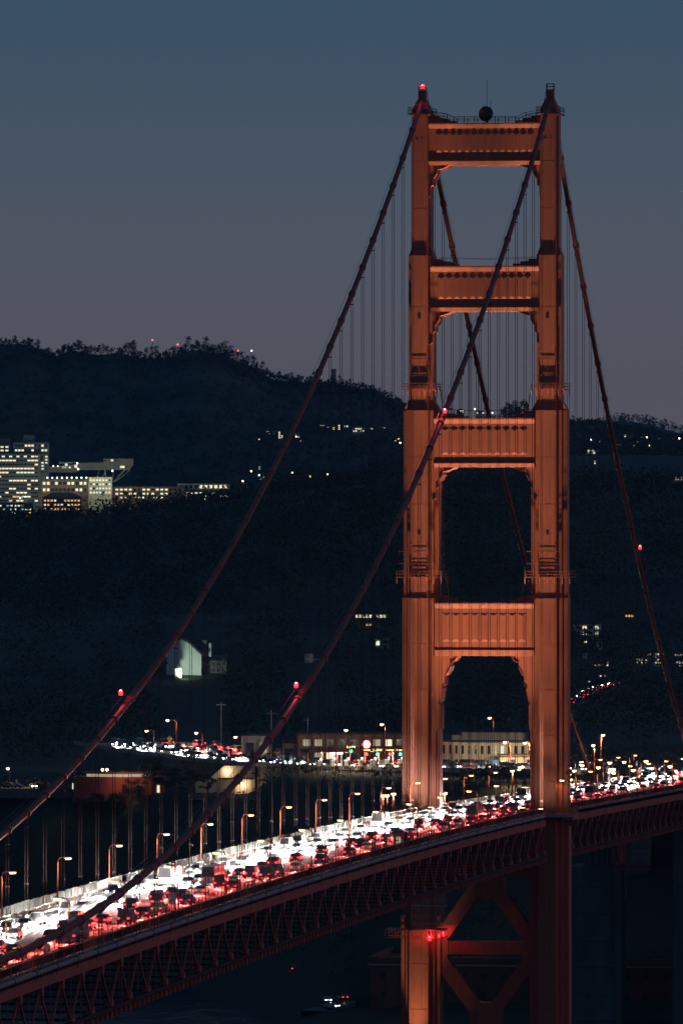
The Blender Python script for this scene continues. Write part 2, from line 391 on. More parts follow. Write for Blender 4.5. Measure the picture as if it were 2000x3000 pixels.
# east walkway: white sheeted work fence
t = thing('work_fence', 'white sheeted temporary fence standing along the far east walkway', 'fence')
pn = MB().box(-.02, .02, -1.42, 1.42, .15, 1.45).mesh('sheet_panel', M['net']); k = 0
y = -640
while y < 120:
    k += 1
    if not (-100 < y < 40) and random.random() > .06:
        o = obj('sheet_panel', pn, t, (-12.7+random.uniform(-.06, .06), y, road_z(y)+.18), rz=random.uniform(-.03, .03)); o.scale.z = random.uniform(.9, 1.05)
        obj('post', ubox('grey'), t, (-12.66, y-1.48, road_z(y)+.18), scale=(.08, .08, 1.6))
    y += 3.05

# ------------------------------------------------------------------ stiffening trusses
def truss(side, name_label):
    t = thing('stiffening_truss', name_label, 'bridge truss', group='trusses under the bridge deck')
    x = 13.72*side
    for a, b, nodes in ((-800, -12.5, [-(20.155+PY*k) for k in range(51)]), (12.5, 343, [20.155+PY*k for k in range(22)])):
        nodes = sorted(n for n in nodes if a <= n <= b)
        strip(x-.45, x+.45, -2.42, -1.12, a, b).build('top_chord', M['dullsteel'], t)
        strip(x-.55, x+.55, -1.12, -1.02, a, b).build('chord_flange', M['dullsteel'], t)
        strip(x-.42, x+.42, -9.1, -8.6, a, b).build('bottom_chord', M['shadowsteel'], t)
        gm = _um.setdefault('gus', MB().prism([(-1.35, .02), (-.75, -.02), (-.62, -1.15), (.62, -1.15), (.75, -.02), (1.35, .02), (1.35, .3), (-1.35, .3)], -.46, .46, 'x').mesh('gusset', M['dullsteel']))
        gb = _um.setdefault('gub', MB().prism([(-1.1, 0), (1.1, 0), (.5, .9), (-.5, .9)], -.44, .44, 'x').mesh('gusset', M['dullsteel']))
        vis = [n for n in nodes if n > -690]
        for i, yn in enumerate(vis):
            z = road_z(yn)
            if side > 0 or i % 1 == 0:
                obj('gusset', gm, t, (x, yn, z-2.42))
            for s2 in (-1, 1):
                yb_ = yn+s2*PY/2
                if a-4 <= yb_ <= b+4: member('diagonal', ubox('dullsteel'), (x, yn+s2*.5, z-3.1), (x, yb_-s2*.22, road_z(yb_)-8.4), .27, .3, t)
            member('vertical', ubox('dullsteel'), (x, yn, road_z(yn)-8.6), (x, yn, z-3.3), .13, .12, t)
            yb_ = yn+PY/2
            if yb_ <= b:
                member('vertical', ubox('dullsteel'), (x, yb_, road_z(yb_)-8.5), (x, yb_, road_z(yb_)-2.4), .13, .12, t)
                obj('gusset', gb, t, (x, yb_, road_z(yb_)-8.5))
            if side > 0:
                for q in (0, PY/4, PY/2, .75*PY):
                    obj('hanger_plate', ubox('dullsteel'), t, (x, yn+q, road_z(yn+q)-10.15), scale=(.7, .95 if q == PY/2 else .55, .86))
            if side > 0 and i % 4 == 1:
                lad = MB()
                for s2 in (-.22, .22): lad.box(-.03, .03, s2-.03, s2+.03, 0, 5.6)
                for k in range(14): lad.box(-.03, .03, -.22, .22, .3+k*.4, .36+k*.4)
                obj('ladder', _um.setdefault('lad', lad.mesh('ladder', M['dullsteel'])), t, (x+.3, yn+.5, z-8.5))
    return t
truss(1, 'maroon steel truss with W-shaped bracing under the near west deck edge'); truss(-1, 'shadowed steel truss under the far east deck edge')
t = thing('floor_frame', 'steel floor beams and lateral bracing spanning between the two deck trusses', 'bridge frame')
y = -690; k_ = 0
while y < 343:
    if abs(y) > 9:
        z = road_z(y)
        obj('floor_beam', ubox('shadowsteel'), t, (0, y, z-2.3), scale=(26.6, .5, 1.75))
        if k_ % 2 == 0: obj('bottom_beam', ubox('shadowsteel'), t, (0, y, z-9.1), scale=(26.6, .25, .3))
        k_ += 1
    y += 7.62
# ------------------------------------------------------------------ bridge tower
TW = thing('bridge_tower', 'tall orange art deco bridge tower with four stepped cross struts, floodlit from below', 'tower', (0, 0, 0))
SEC = [(14, 72.4, [(2.05, 6.35), (3.1, 3.9), (4.25, 2.7)]), (72.4, 121, [(1.95, 6.0), (2.95, 3.55), (4.05, 2.3)]), (121, 161, [(1.85, 5.65), (2.8, 3.2), (3.85, 2.0)]),
       (161, 194, [(1.75, 5.3), (2.65, 2.8)]), (194, 224, [(1.65, 4.95), (2.0, 2.2)])]
def cross(st, k=0.0):
    q = []
    for i, (w, d) in enumerate(st):
        q.append((w-k, d-k))
        q.append((w-k, (st[i+1][1]-k) if i+1 < len(st) else 0))
    q = q[:-1]
    a = [(x, -y) for x, y in q]; b = [(x, y) for x, y in q[::-1]]; c = [(-x, y) for x, y in q]; d = [(-x, -y) for x, y in q[::-1]]
    return a+b+c+d
for side in (-1, 1):
    m = MB()
    for z0, z1, st in SEC:
        z1b = z1
        m.prism(cross(st), z0, z1b, 'z')
    # pyramidal shoulder caps where the outer flanks stop
    for (z0, z1, st), nx in zip(SEC[1:], SEC[2:]):
        if len(st) > len(nx[2]) or True:
            w, d = st[-1]; w2, d2 = nx[2][-1]
            m.prism([(-w+.05, -d+.05), (w-.05, -d+.05), (w-.05, d-.05), (-w+.05, d-.05)], z1-.02, z1+2.1, 'z', [(-w2+.1, -d2+.3), (w2-.1, -d2+.3), (w2-.1, d2-.3), (-w2+.1, d2-.3)])
    leg = m.build('leg', M['steel'], TW, (13.72*side, 0, 0))
    for z0, z1, st in SEC:
        w, d = st[0]; w2, d2 = st[1]
        n = max(3, round((z1-z0)/9.5)); hh = (z1-z0)/n
        pm = MB().box(-w+.16, w-.16, -.09, .09, .05, hh-.07)
        for q in (-1, -.33, .33, 1): pm.box(q*(w-.45)-.05, q*(w-.45)+.05, -.14, -.08, .05, hh-.07)
        pm = pm.mesh('shaft_panel', M['panel'])
        fm = MB().box(-(w2-w)/2+.1, (w2-w)/2-.1, -.07, .07, .06, hh-.06).mesh('flank_panel', M['panel'])
        for k in range(n):
            z = z0+k*hh
            if 50 < z < 70 and side > 0: pass
            obj('shaft_panel', pm, leg, (0, -d-.05, z)); o = obj('shaft_panel', pm, leg, (0, d+.05, z), rz=math.pi)
            for s2 in (-1, 1): obj('flank_panel', fm, leg, (s2*(w+w2)/2, -d2-.03, z))
            if len(st) > 2:
                w3, d3 = st[2]
                f3 = _um.setdefault(('f3', z0), MB().box(-(w3-w2)/2+.12, (w3-w2)/2-.12, -.07, .07, .06, hh-.06).mesh('flank_panel', M['panel']))
                for s2 in (-1, 1): obj('flank_panel', f3, leg, (s2*(w2+w3)/2, -d3-.03, z))
    for z in (221.2,):
        for dx, w_ in ((-.55, .7), (.62, .3)): pbox('vent_slot', 'dark', leg, dx-w_/2, dx+w_/2, -5.12, -4.9, z-2.6, z-2.2)
    for z in (180.5, 134.5):
        for dz in (0, .45): pbox('vent_slot', 'dark', leg, -.3, .3, -(5.3 if z > 161 else 5.65)-.24, -5.2, z+dz, z+dz+.14)
    # saddle housing
    sm = MB(); sm.box(-2.1, 2.1, -5.15, 5.15, 223.9, 224.35)
    sm.prism([(-1.75, -4.2), (1.75, -4.2), (1.75, 4.2), (-1.75, 4.2)], 224.3, 225.2, 'z'); sm.prism([(-1.7, -3.8), (1.7, -3.8), (1.7, 3.8), (-1.7, 3.8)], 225.2, 227.4, 'z', [(-.9, -1.2), (.9, -1.2), (.9, 1.2), (-.9, 1.2)])
    sm.prism([(-.8, -1.0), (.8, -1.0), (.8, 1.0), (-.8, 1.0)], 227.4, 229.2, 'z')
    hs = sm.build('saddle_housing', M['dullsteel'], TW, (13.72*side, 0, 0))
    cg = MB()
    for a_ in (-.78, .78):
        for b_ in (-.78, .78): cg.box(a_-.07, a_+.07, b_-.07, b_+.07, 229.2, 230.6)
    for z in (229.3, 229.95, 230.55):
        for a_ in (-.78, .78): cg.box(a_-.05, a_+.05, -.85, .85, z-.05, z+.05); cg.box(-.85, .85, a_-.05, a_+.05, z-.05, z+.05)
    cg.build('beacon_cage', M['dark'], hs)
    ld = MB(); 
    for s2 in (-.2, .2): ld.bar((-side*1.75, s2, 224.3), (-side*.9, s2, 229.2), .07)
    for k in range(10): ld.bar((-side*(1.75-.85*k/10), -.2, 224.6+.47*k), (-side*(1.75-.85*k/10), .2, 224.6+.47*k), .05)
    ld.build('ladder', M['dark'], hs)
    rl = MB()
    for z in (224.9, 225.5):
        for a_ in (-2.4, 2.4): rl.box(a_-.05, a_+.05, -5.3, 5.3, z-.05, z+.05)
        for b_ in (-5.3, 5.3): rl.box(-2.4, 2.4, b_-.05, b_+.05, z-.05, z+.05)
    for a_ in (-2.4, 0, 2.4):
        for b_ in (-5.3, -2.6, 2.6, 5.3):
            if a_ or abs(b_) > 5: rl.box(a_-.05, a_+.05, b_-.05, b_+.05, 224.2, 225.5)
    rl.box(-2.5, 2.5, -5.4, -4.9, 223.95, 224.2); rl.box(-2.5, 2.5, 4.9, 5.4, 223.95, 224.2)
    rl.build('railing', M['dark'], hs)
    # inspection catwalks round the leg
    for zc, w, d in ((165.3, 2.75, 5.4), (125.3, 4.0, 5.75)):
        c = MB(); W2 = w+.75; D2 = d+.5
        for a_, b_, c_, d_ in ((-W2, W2, -D2, -d-.1), (-W2, W2, d+.1, D2), (-W2, -w-.05, -d, d), (w+.05, W2, -d, d)): c.box(a_, b_, c_, d_, zc, zc+.16)
        for z in (zc+.75, zc+1.35):
            for s2 in (-1, 1): c.box(-W2, W2, s2*D2-.05, s2*D2+.05, z-.05, z+.05); c.box(s2*W2-.05, s2*W2+.05, -D2, D2, z-.05, z+.05)
        n = 6
        for k in range(n+1):
            xx = -W2+2*W2*k/n
            for s2 in (-1, 1): c.box(xx-.05, xx+.05, s2*D2-.05, s2*D2+.05, zc, zc+1.35); c.bar((xx, s2*(D2-.1), zc), (xx, s2*(d+.05), zc-1.3), .14)
        for z in (zc+3.0, zc+5.6):
            c.bar((-W2+.3, -d-.3, z), (W2-.3, -d-.3, z), .07)
        for k in (-1, 0, 1): c.bar((k*W2*.55, -d-.3, zc), (k*W2*.55, -d-.3, zc+6.2), .07)
        c.build('catwalk', M['steel'] if zc < 150 else M['dullsteel'], TW, (13.72*side, 0, 0))
        ld = MB(); xi = -side*(W2+.35)
        for s2 in (-.3, .3): ld.bar((xi, s2-1.5, zc+1.2), (xi-side*.9, s2-1.5, zc-4.8), .09)
        for k in range(9): ld.bar((xi-side*.1*k, -1.8, zc+.8-.65*k), (xi-side*.1*k, -1.2, zc+.8-.65*k), .08)
        ld.build('ladder', M['ladder'] if zc < 150 else M['dark'], TW, (13.72*side, 0, 0))
    # lower leg ribs
# struts: (top z, soffit z, ribs, half clear width, front y)
ST = [(222.2, 213.2, 14, 12.05, 3.1), (191.7, 182.0, 12, 11.6, 3.4), (159.3, 148.8, 10, 10.8, 3.6), (119.9, 108.6, 9, 10.6, 3.8)]
for i, (zt, zb, nr, hw, fy) in enumerate(ST):
    m = MB(); lo = zb+(.9 if i < 3 else 1.3)
    prof = [(-fy-.32, zt), (-fy-.32, zt-.3), (-fy, zt-1.2), (-fy, lo+.12), (-fy-.25, lo), (-fy-.25, lo-.1), (-fy-.02, zb), (fy+.02, zb), (fy+.25, lo-.1), (fy+.25, lo), (fy, lo+.12), (fy, zt-1.2), (fy+.32, zt-.3), (fy+.32, zt)]
    m.prism(prof, -hw, hw, 'x')
    s_ = m.build('strut', M['steel'], TW)
    zr0, zr1 = lo+1.75, zt-2.1; pw = 2*(hw-1.5)/nr; rd = .2
    rb = MB().add([(-pw/2, 0, 0), (pw/2, 0, 0), (0, -rd, .62), (-pw/2, 0, zr1-zr0), (pw/2, 0, zr1-zr0), (0, -rd, zr1-zr0-.6)], [(0, 1, 2), (3, 5, 4), (0, 2, 5, 3), (1, 4, 5, 2), (0, 3, 4, 1)]).mesh('fluted_rib', M['panel'])
    for k in range(nr):
        xk = -hw+1.5+pw*(k+.5)
        obj('fluted_rib', rb, s_, (xk, -fy-.004, zr0)); obj('fluted_rib', rb, s_, (xk, fy+.004, zr0), rz=math.pi)
    for sd in (-1, 1):   # stepped haunches at both ends of the soffit
        if i < 3: pf = [(0, 0), (4.6, 0), (4.1, -.35), (2.4, -.95), (2.15, -1.15), (2.1, -1.6), (1.35, -2.9), (1.25, -2.95), (1.2, -4.2), (.75, -4.6), (.7, -6.5), (0, -7.1)]
        else: pf = [(0, 0), (5.6, 0), (5.1, -1.0), (4.15, -1.4), (4.15, -2.4), (3.2, -4.2), (2.95, -4.3), (2.95, -6.1), (2.2, -6.7), (2.45, -6.9), (2.0, -9.6), (1.5, -10.2), (2.0, -10.4), (2.0, -15.4), (1.1, -16.2), (1.1, -33.2), (0, -33.2)]
        x0 = hw+.9 if i == 3 else hw+.35
        P = [(sd*(-x0+dx), zb+.03+dz) for dx, dz in pf]
        if sd < 0: P = P[::-1]
        c = MB().prism(P, -fy+.28, fy-.28, 'y').build('haunch', M['steel'], s_)
        # bright faceted under-edges
        e_ = MB()
        for (a, b), (a2, b2) in zip(pf[1:], pf[2:]):
            if b2 < b-.25 and a2 < a-.2: e_.prism([(sd*(-x0+a), zb+.02+b), (sd*(-x0+a+.12), zb-.02+b), (sd*(-x0+a2+.12), zb-.02+b2), (sd*(-x0+a2), zb+.02+b2)][::sd], -fy-.05, fy+.05, 'y')
        e_.build('haunch_edge', M['panel'], s_)
    # stepped parapets and walkway rail on the strut top
    pr = MB()
    for sd in (-1, 1):
        for k, (a, h) in enumerate(((2.2, 1.5), (4.0, 1.0), (5.6, .5))):
            x0, x1 = sorted((sd*hw, sd*(hw-a))); pr.box(x0, x1, -fy+.3+.1*k, fy-.3-.1*k, zt, zt+h)
    pr.build('parapet', M['dullsteel'], s_)
    r = MB()
    if i == 0:
        for yy in (-fy+.1, fy-.1):
            pl = [(-11.8, 2.5), (-10.2, 2.4), (-8.2, 2.0), (-7.2, 1.35), (7.2, 1.35), (8.2, 2.0), (10.2, 2.4), (11.8, 2.5)]
            for (a, b), (a2, b2) in zip(pl, pl[1:]): r.bar((a, yy, zt+b), (a2, yy, zt+b2), .1); r.bar((a, yy, zt+b-.6), (a2, yy, zt+b2-.6), .08)
            for k in range(-5, 6): r.box(k*2.2-.08, k*2.2+.08, yy-.05, yy+.05, zt, zt+(1.35 if abs(k) < 4 else 2.2))
    else:
        for yy in (-fy+.4, fy-.4):
            r.bar((-hw+1, yy, zt+1.9), (0, yy, zt+1.55), .06); r.bar((0, yy, zt+1.55), (hw-1, yy, zt+1.9), .06)
            for k in (-9, -6.5, 6.5, 9): r.box(k-.05, k+.05, yy-.05, yy+.05, zt, zt+1.8)
    r.build('walkway_rail', M['dark'], s_)
# bracing below the deck
def xmember(a, b, w, dep, nm='brace'):
    m = MB(); m.bar((a[0], -dep/2-.6, a[1]), (b[0], -dep/2-.6, b[1]), w, .5, (0, 1, 0)); m.bar((a[0], dep/2+.6, a[1]), (b[0], dep/2+.6, b[1]), w, .5, (0, 1, 0))
    m.bar((a[0], 0, a[1]), (b[0], 0, b[1]), w*.8, dep, (0, 1, 0)); return m.build(nm, M['steel'], TW)
for sd in (-1, 1):
    xmember((sd*.9, 60.5), (sd*10.2, 47.6), 2.9, 2.2); xmember((sd*10.2, 44.4), (sd*.9, 31.5), 2.9, 2.2); xmember((sd*.9, 29.5), (sd*10.2, 16.5), 2.9, 2.2)
    MB().prism([(sd*9.6, 41), (sd*8.0, 45), (sd*8.0, 47.5), (sd*9.6, 52)][::sd], -2.05, 2.05, 'y').build('gusset', M['steel'], TW)
MB().box(-9.7, 9.7, -1.75, 1.75, 44.9, 47.7).build('cross_beam', M['steel'], TW)
MB().prism([(-3.4, 28.6), (-1.6, 27.4), (1.6, 27.4), (3.4, 28.6), (3.4, 32.4), (1.6, 34.6), (-1.6, 34.6), (-3.4, 32.4)][::-1], -2.02, 2.02, 'y').build('gusset', M['steel'], TW)
MB().prism([(-4, 58), (0, 56.5), (4, 58), (4, 62), (-4, 62)], -2.02, 2.02, 'y').build('gusset', M['steel'], TW)
MB().box(-9.8, 9.8, -1.7, 1.7, 61.5, 64).build('cross_beam', M['steel'], TW)
MB().box(-24, 24, -13, 13, -4, 14).build('pier', M['concrete'], TW)
# deck bay brackets
for sd in (-1, 1):
    for y in (-5, 0, 5):
        MB().prism([(sd*17.2, 74.5), (sd*19.1, 74.5), (sd*19.1, 74.0), (sd*17.0, 70.5)][::sd], y-.2, y+.2, 'y').build('bay_bracket', M['dullsteel'], TW)
    MB().box(sd*18.2-1.1, sd*18.2+1.1, -6.5, 6.5, 73.9, 74.52).build('bay_edge', M['steel'], TW)
# dish and mast on the top strut
t = thing('dish_antenna', 'round dark dish antenna with a whip mast on top of the tower strut', 'antenna', (.3, -2.2, 222.2))
dsh = MB(); dsh.lathe([(.05, -.5), (.9, -.42), (1.5, -.1), (1.62, .25), (1.62, .55), (.6, .85), (.05, .9)], 20); o = dsh.build('dish', M['dark'], t, (0, 0, 1.9), smooth=True); o.rotation_euler = (R_(82), 0, R_(-18))
MB().box(-.25, .25, .4, .9, 0, 1.9).build('mount', M['dark'], t)
MB().tube([(0, .5, 1.8), (0, .5, 9.2)], .05, 6).build('mast', M['dark'], t); MB().tube([(.8, .6, 0), (.8, .6, 5.2)], .05, 6).build('whip', M['dark'], t); MB().tube([(-.8, .6, 0), (-.8, .6, 4.2)], .05, 6).build('whip', M['dark'], t)

# ------------------------------------------------------------------ main cables with bands, ropes and hand lines
def cable_z(y):
    return 84.3+(227.4-84.3)*((y+640.1)/640.1)**2 if y <= 0 else 227.4-.61*y+.00043*y*y
for sd in (-1, 1):
    x = 13.72*sd
    t = thing('main_cable', ('near thick dark red suspension cable crossing in front of the tower with vertical ropes' if sd > 0 else 'far thick dark red suspension cable sweeping from the left tower leg with vertical ropes'), 'cable', group='main suspension cables')
    ys_ = [-780+10*i for i in range(79)]+[8+10*i for i in range(35)]
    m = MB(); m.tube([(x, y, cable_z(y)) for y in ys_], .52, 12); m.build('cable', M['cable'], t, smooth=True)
    h = MB()
    for dx in (-.45, .45): h.tube([(x+dx, y, cable_z(y)+1.55) for y in ys_], .035, 4)
    h.build('hand_line', M['dark'], t)
    ks = [-(1.2+15.34*k) for k in range(1, 45)]+[4.5+15.3*k for k in range(1, 22)]
    bd = _um.setdefault('band', MB().tube([(0, -.75, 0), (0, -.7, 0), (0, .7, 0), (0, .75, 0)], [.5, .68, .68, .5], 12).box(-.12, .12, -.5, .5, -.85, -.55).mesh('cable_band', M['cable'], True))
    soc = _um.setdefault('soc', MB().box(-.34, .34, -.12, .12, -.1, .1).mesh('spreader', M['rope']))
    for y in ks:
        zc = cable_z(y); sl_ = math.atan2(cable_z(y+1)-cable_z(y-1), 2)
        o = obj('cable_band', bd, t, (x, y, zc)); o.rotation_euler = (sl_, 0, 0)
        zb_ = road_z(y)-1.1
        if zc-zb_ < 1.5: continue
        for dx in (-.21, .21):
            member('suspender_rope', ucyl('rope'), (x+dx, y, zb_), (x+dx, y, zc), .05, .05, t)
        if zc-zb_ > 4: obj('spreader', soc, t, (x, y, zc-2.1))
        if zc-zb_ > 6: obj('spreader', soc, t, (x, y, zb_+2.6+(abs(y) % 3)))
# ------------------------------------------------------------------ street lamps on the bridge
def lamp_meshes():
    p = MB(); p.tube([(0, 0, 0), (0, 0, .9)], .2, 8); p.tube([(0, 0, .9), (0, 0, 6.4)], [.13, .095], 8)
    a = MB(); a.tube([(0, 0, 6.35), (.08, 0, 6.75), (.35, 0, 7.05), (.8, 0, 7.15), (1.25, 0, 7.1)], [.095, .09, .085, .075, .07], 8)
    h = MB(); h.prism([(1.15, 7.16), (1.35, 7.24), (1.85, 7.22), (2.02, 7.08), (1.15, 7.04)], -.2, .2, 'y')
    l = MB(); l.prism([(1.12, 7.035), (2.1, 7.06), (2.0, 6.84), (1.3, 6.8)], -.26, .26, 'y')
    return p.mesh('pole', M['steel'], True), a.mesh('arm', M['steel'], True), h.mesh('lamp_head', M['dullsteel']), l.mesh('lens', M['sodium'])
LMP = lamp_meshes()
def street_lamp(x, y, z, rz, label, group, en=1500, hs=1.0):
    t = thing('street_lamp', label, 'street lamp', (x, y, z), rz, group)
    for nm, me in zip(('pole', 'arm', 'lamp_head', 'lens'), LMP):
        o = obj(nm, me, t); o.scale = (1, 1, hs)
    if en: light('SPOT', en, (1, .60, .26), (1.6, 0, 6.8*hs), (1.6, 0, 0), t, 165, .25, .25)
    return t
for side in (1, -1):
    ys_ = [-(16.5+45.6*k) for k in range(14)]+[29+45.6*k for k in range(9)] if side > 0 else [-(39.5+45.5*k) for k in range(14)]+[6+45.5*k for k in range(10)]
    n = s_ = 0
    for y in ys_:
        x = 11.2*side
        if side > 0 and -20 < y < 0: x, y = 18.5, -6.0
        if y < 0: n += 1; w = f'{nth(n)} street lamp before the tower'
        else: s_ += 1; w = f'{nth(s_)} street lamp beyond the tower'
        street_lamp(x, y, road_z(y)+.18, math.pi if side > 0 else 0, w+(' on the near west walkway, arm to the left' if side > 0 else ' on the far east walkway, arm to the right'), 'street lamps along the bridge', en=350 if x > 18 else 1500)

# ------------------------------------------------------------------ red obstruction beacons
def beacon(p, label, r=.34, en=900, post=1.2):
    t = thing('beacon_light', label, 'beacon', p, group='red obstruction beacons')
    if post: MB().tube([(0, 0, 0), (0, 0, post)], .09, 6).build('post', M['dark'], t)
    MB().lathe([(r*.9, post), (r*1.1, post+.12), (r*1.1, post+.2), (r*.8, post+.22)], 10).build('base', M['dark'], t)
    MB().lathe([(r*.8, post+.22), (r, post+.4), (r, post+.75), (r*.75, post+1.0), (r*.2, post+1.12)], 12).build('lens', M['beacon'], t, smooth=True)
    light('POINT', en, (1, .08, .10), (0, -.2, post+1.35), None, t, size=.2)
beacon((-13.72, 0, 229.2), 'glowing red beacon on the top of the left tower leg', .42, 900, .3)
beacon((14.3, -183.3, cable_z(-183.3)-.2), 'red beacon on the near cable in front of the third strut')
beacon((-14.3, -374.9, cable_z(-374.9)+.45), 'red beacon on the far left cable above the plaza road')
beacon((13.4, -368, cable_z(-368)+.3), 'red beacon on the near cable left of the tower')
beacon((14.3, 187.3, cable_z(187.3)+.1), 'red beacon on the cable right of the tower')
for k, (px, py, Y) in enumerate(((1258, 2751, -9.5), (1285, 2744, -6.5), (1298, 2738, -4))):
    p = atY(px, py, Y); beacon((p.x, p.y, p.z-.6), ('largest', 'smallest middle', 'right hand')[k]+' red warning lamp under the platform on the lower left leg', (.36, .2, .3)[k], (380, 60, 150)[k], 0)
# ------------------------------------------------------------------ floodlights of the tower
FC = (1.0, .76, .48)
def flood(p, aims, label, parent_z=None):
    t = thing('floodlight', label, 'floodlight', p, group='tower floodlights')
    MB().box(-.08, .08, -.08, .08, 0, .55).box(-.5, .5, -.25, .25, .5, .6).build('bracket', M['dark'], t)
    MB().prism([(-.35, .6), (.3, .6), (.45, 1.1), (-.2, 1.15)], -.55, .55, 'x').build('housing', M['dark'], t)
    MB().box(-.48, .48, -.18, .42, 1.16, 1.2).build('lens', M['sodium2'], t)
    for tg, en, cone in aims:
        light('SPOT', en*FLOODK, FC, (0, 0, 1.5), Vector(tg)-Vector(p), t, cone, 1.0, .35)
FLOODK = 1.0
z0 = 75.2
for sd in (-1, 1):
    n_ = 'left' if sd < 0 else 'right'
    flood((sd*13.72, -18.4, road_z(-18)+.2), [((sd*13.72, -5.5, 75+h_), e_*20, c_) for h_, c_, e_ in ((12, 90, 142), (24, 60, 313), (40, 36, 1297), (60, 26, 3299), (85, 18, 9248), (110, 13, 14623), (140, 9, 36000))], f'black floodlight on the deck in front of the {n_} tower leg')
    flood((sd*9.8, -17.6, road_z(-17)+.4), [((0, -4, 112), 6.5e4, 44), ((0, -4, 153), 1.25e5, 24), ((0, -4, 186), 1.15e5, 19), ((0, -4, 217), .8e5, 16)], f'black floodlight by the {n_} kerb aimed up at the struts')
    flood((sd*13.72, 19, road_z(18)+.2), [((sd*13.72, 6, 130), 9e4, 40), ((sd*13.72, 6, 190), 4e5, 22), ((sd*13.72, 60, 195), 2.6e5, 26)], f'black floodlight on the deck behind the {n_} tower leg')
flood((-13.9, -12.4, 14), [((-14.6, -6, 50), 4.2e4, 34), ((-7, -2, 46), 1.6e3, 46)], 'black floodlight on the concrete pier below the left tower leg')

# maintenance platforms with scaffolding below the deck
def platform(name, label, x0, x1, y0, y1, z0, z1, red=False):
    t = thing(name, label, 'scaffold')
    MB().box(x0, x1, y0, y1, z0, z0+.25).build('deck_board', M['dullsteel'], t)
    g = MB()
    n = max(3, int((x1-x0)/1.4))
    for yy in (y0, y1):
        g.bar((x0, yy, z0-1.5), (x1, yy, z0-1.5), .16)
        for k in range(n+1):
            x = x0+(x1-x0)*k/n; g.bar((x, yy, z0-1.5), (x, yy, z0), .1)
            if k < n: g.bar((x, yy, z0-1.5 if k % 2 else z0), (x0+(x1-x0)*(k+1)/n, yy, z0 if k % 2 else z0-1.5), .1)
    g.build('lattice', M['dullsteel'], t)
    g = MB(); n = max(4, int((x1-x0)/1.1)); xs = x0+(x1-x0)*.45
    for k in range(n+1):
        x = xs+(x1-xs)*k/n
        for yy in (y0, (y0+y1)/2, y1): g.box(x-.035, x+.035, yy-.035, yy+.035, z0, z1)
    for j in range(5):
        z = z0+(z1-z0)*(j+1)/5.2
        for yy in (y0, y1): g.bar((xs, yy, z), (x1, yy, z), .07)
    g.build('scaffold_tube', M['grey'], t)
    MB().box(xs, x1, y0, y1, z0+(z1-z0)*.62, z0+(z1-z0)*.66).build('plank', M['walk'], t)
    return t
platform('scaffold_platform', 'work platform with scaffold poles around the lower left tower leg', -20.5, -7.9, -9.2, -3.5, 50.3, 58.5)
platform('scaffold_platform', 'work platform with scaffold poles on the concrete pylon at the right', -6.5, 2.4, 333, 336.5, 46.8, 55.5)
t = thing('tool_shed', 'small orange work cabin on the west walkway beside the railing', 'cabin', (11.4, -226, road_z(-226)+.18))
MB().box(-.9, .9, -1.3, 1.3, 0, 2.3).build('wall', M['steel'], t); MB().box(-1.05, 1.05, -1.5, 1.5, 2.3, 2.45).build('roof', M['dullsteel'], t); MB().box(-.5, .4, -1.33, -1.29, .7, 1.9).build('window', M['win_d'], t); MB().box(1.0, 1.3, -.2, 1.0, 0, 2.8).build('duct', M['dark'], t)
# speed limit sign on a lamp post
t = thing('speed_sign', 'grey white speed limit 45 sign on the west lamp post', 'sign', (10.6, -474.6, road_z(-474)+.3))
MB().box(-.55, .55, -.03, .03, 1.4, 3.1).build('plate', M['white'], t); MB().tube([(.55, .12, 0), (.55, .12, 3.2)], .06, 6).build('post', M['dark'], t)
for s, z, sz in (('SPEED', 2.85, .3), ('LIMIT', 2.53, .3), ('45', 1.9, .85)): lettering(s, sz, 'dark', t, (0, -.04, z))

# ------------------------------------------------------------------ cars
CARC = {'white': (.72, .72, .70), 'silver': (.45, .46, .48), 'black': (.02, .02, .022), 'grey': (.12, .125, .13), 'red': (.35, .025, .02), 'blue': (.03, .07, .20), 'beige': (.42, .36, .27)}
PAINT = {}
for k, c in CARC.items():
    PAINT[k] = pmat('car_paint_'+k, c, .28, var=.05, scale=2); PAINT[k].node_tree.nodes['Principled BSDF'].inputs['Coat Weight'].default_value = .6
KINDS = {'saloon': (4.6, 1.8, [(-2.25, .32), (-2.3, .6), (-2.1, .8), (-1.05, .96), (1.45, 1.0), (2.2, .97), (2.28, .6), (2.2, .3)], [(-1.0, .95), (-.3, 1.42), (.85, 1.42), (1.7, .98)]),
         'hatchback': (4.1, 1.76, [(-2.0, .32), (-2.06, .62), (-1.85, .84), (-.95, 1.0), (1.8, 1.02), (2.02, .9), (2.02, .3)], [(-.95, .98), (-.25, 1.5), (1.3, 1.5), (1.92, 1.0)]),
         'sport utility car': (4.7, 1.9, [(-2.3, .38), (-2.35, .75), (-2.15, 1.0), (-1.1, 1.12), (2.2, 1.14), (2.32, 1.0), (2.32, .36)], [(-1.1, 1.1), (-.45, 1.74), (1.9, 1.74), (2.25, 1.12)]),
         'coach': (11.0, 2.5, [(-5.45, .4), (-5.52, 1.0), (-5.5, 1.5), (5.5, 1.5), (5.52, 1.0), (5.5, .4)], [(-5.5, 1.48), (-5.3, 3.1), (5.4, 3.1), (5.48, 1.48)]),
         'van': (5.2, 2.0, [(-2.55, .36), (-2.6, .8), (-2.4, 1.15), (2.55, 1.2), (2.6, .36)], [(-2.3, 1.13), (-1.6, 2.1), (2.5, 2.15), (2.55, 1.18)])}
CM = {}
wh = MB().tube([(-.11, 0, 0), (.11, 0, 0)], .32, 12).mesh('wheel', M['tyre'])
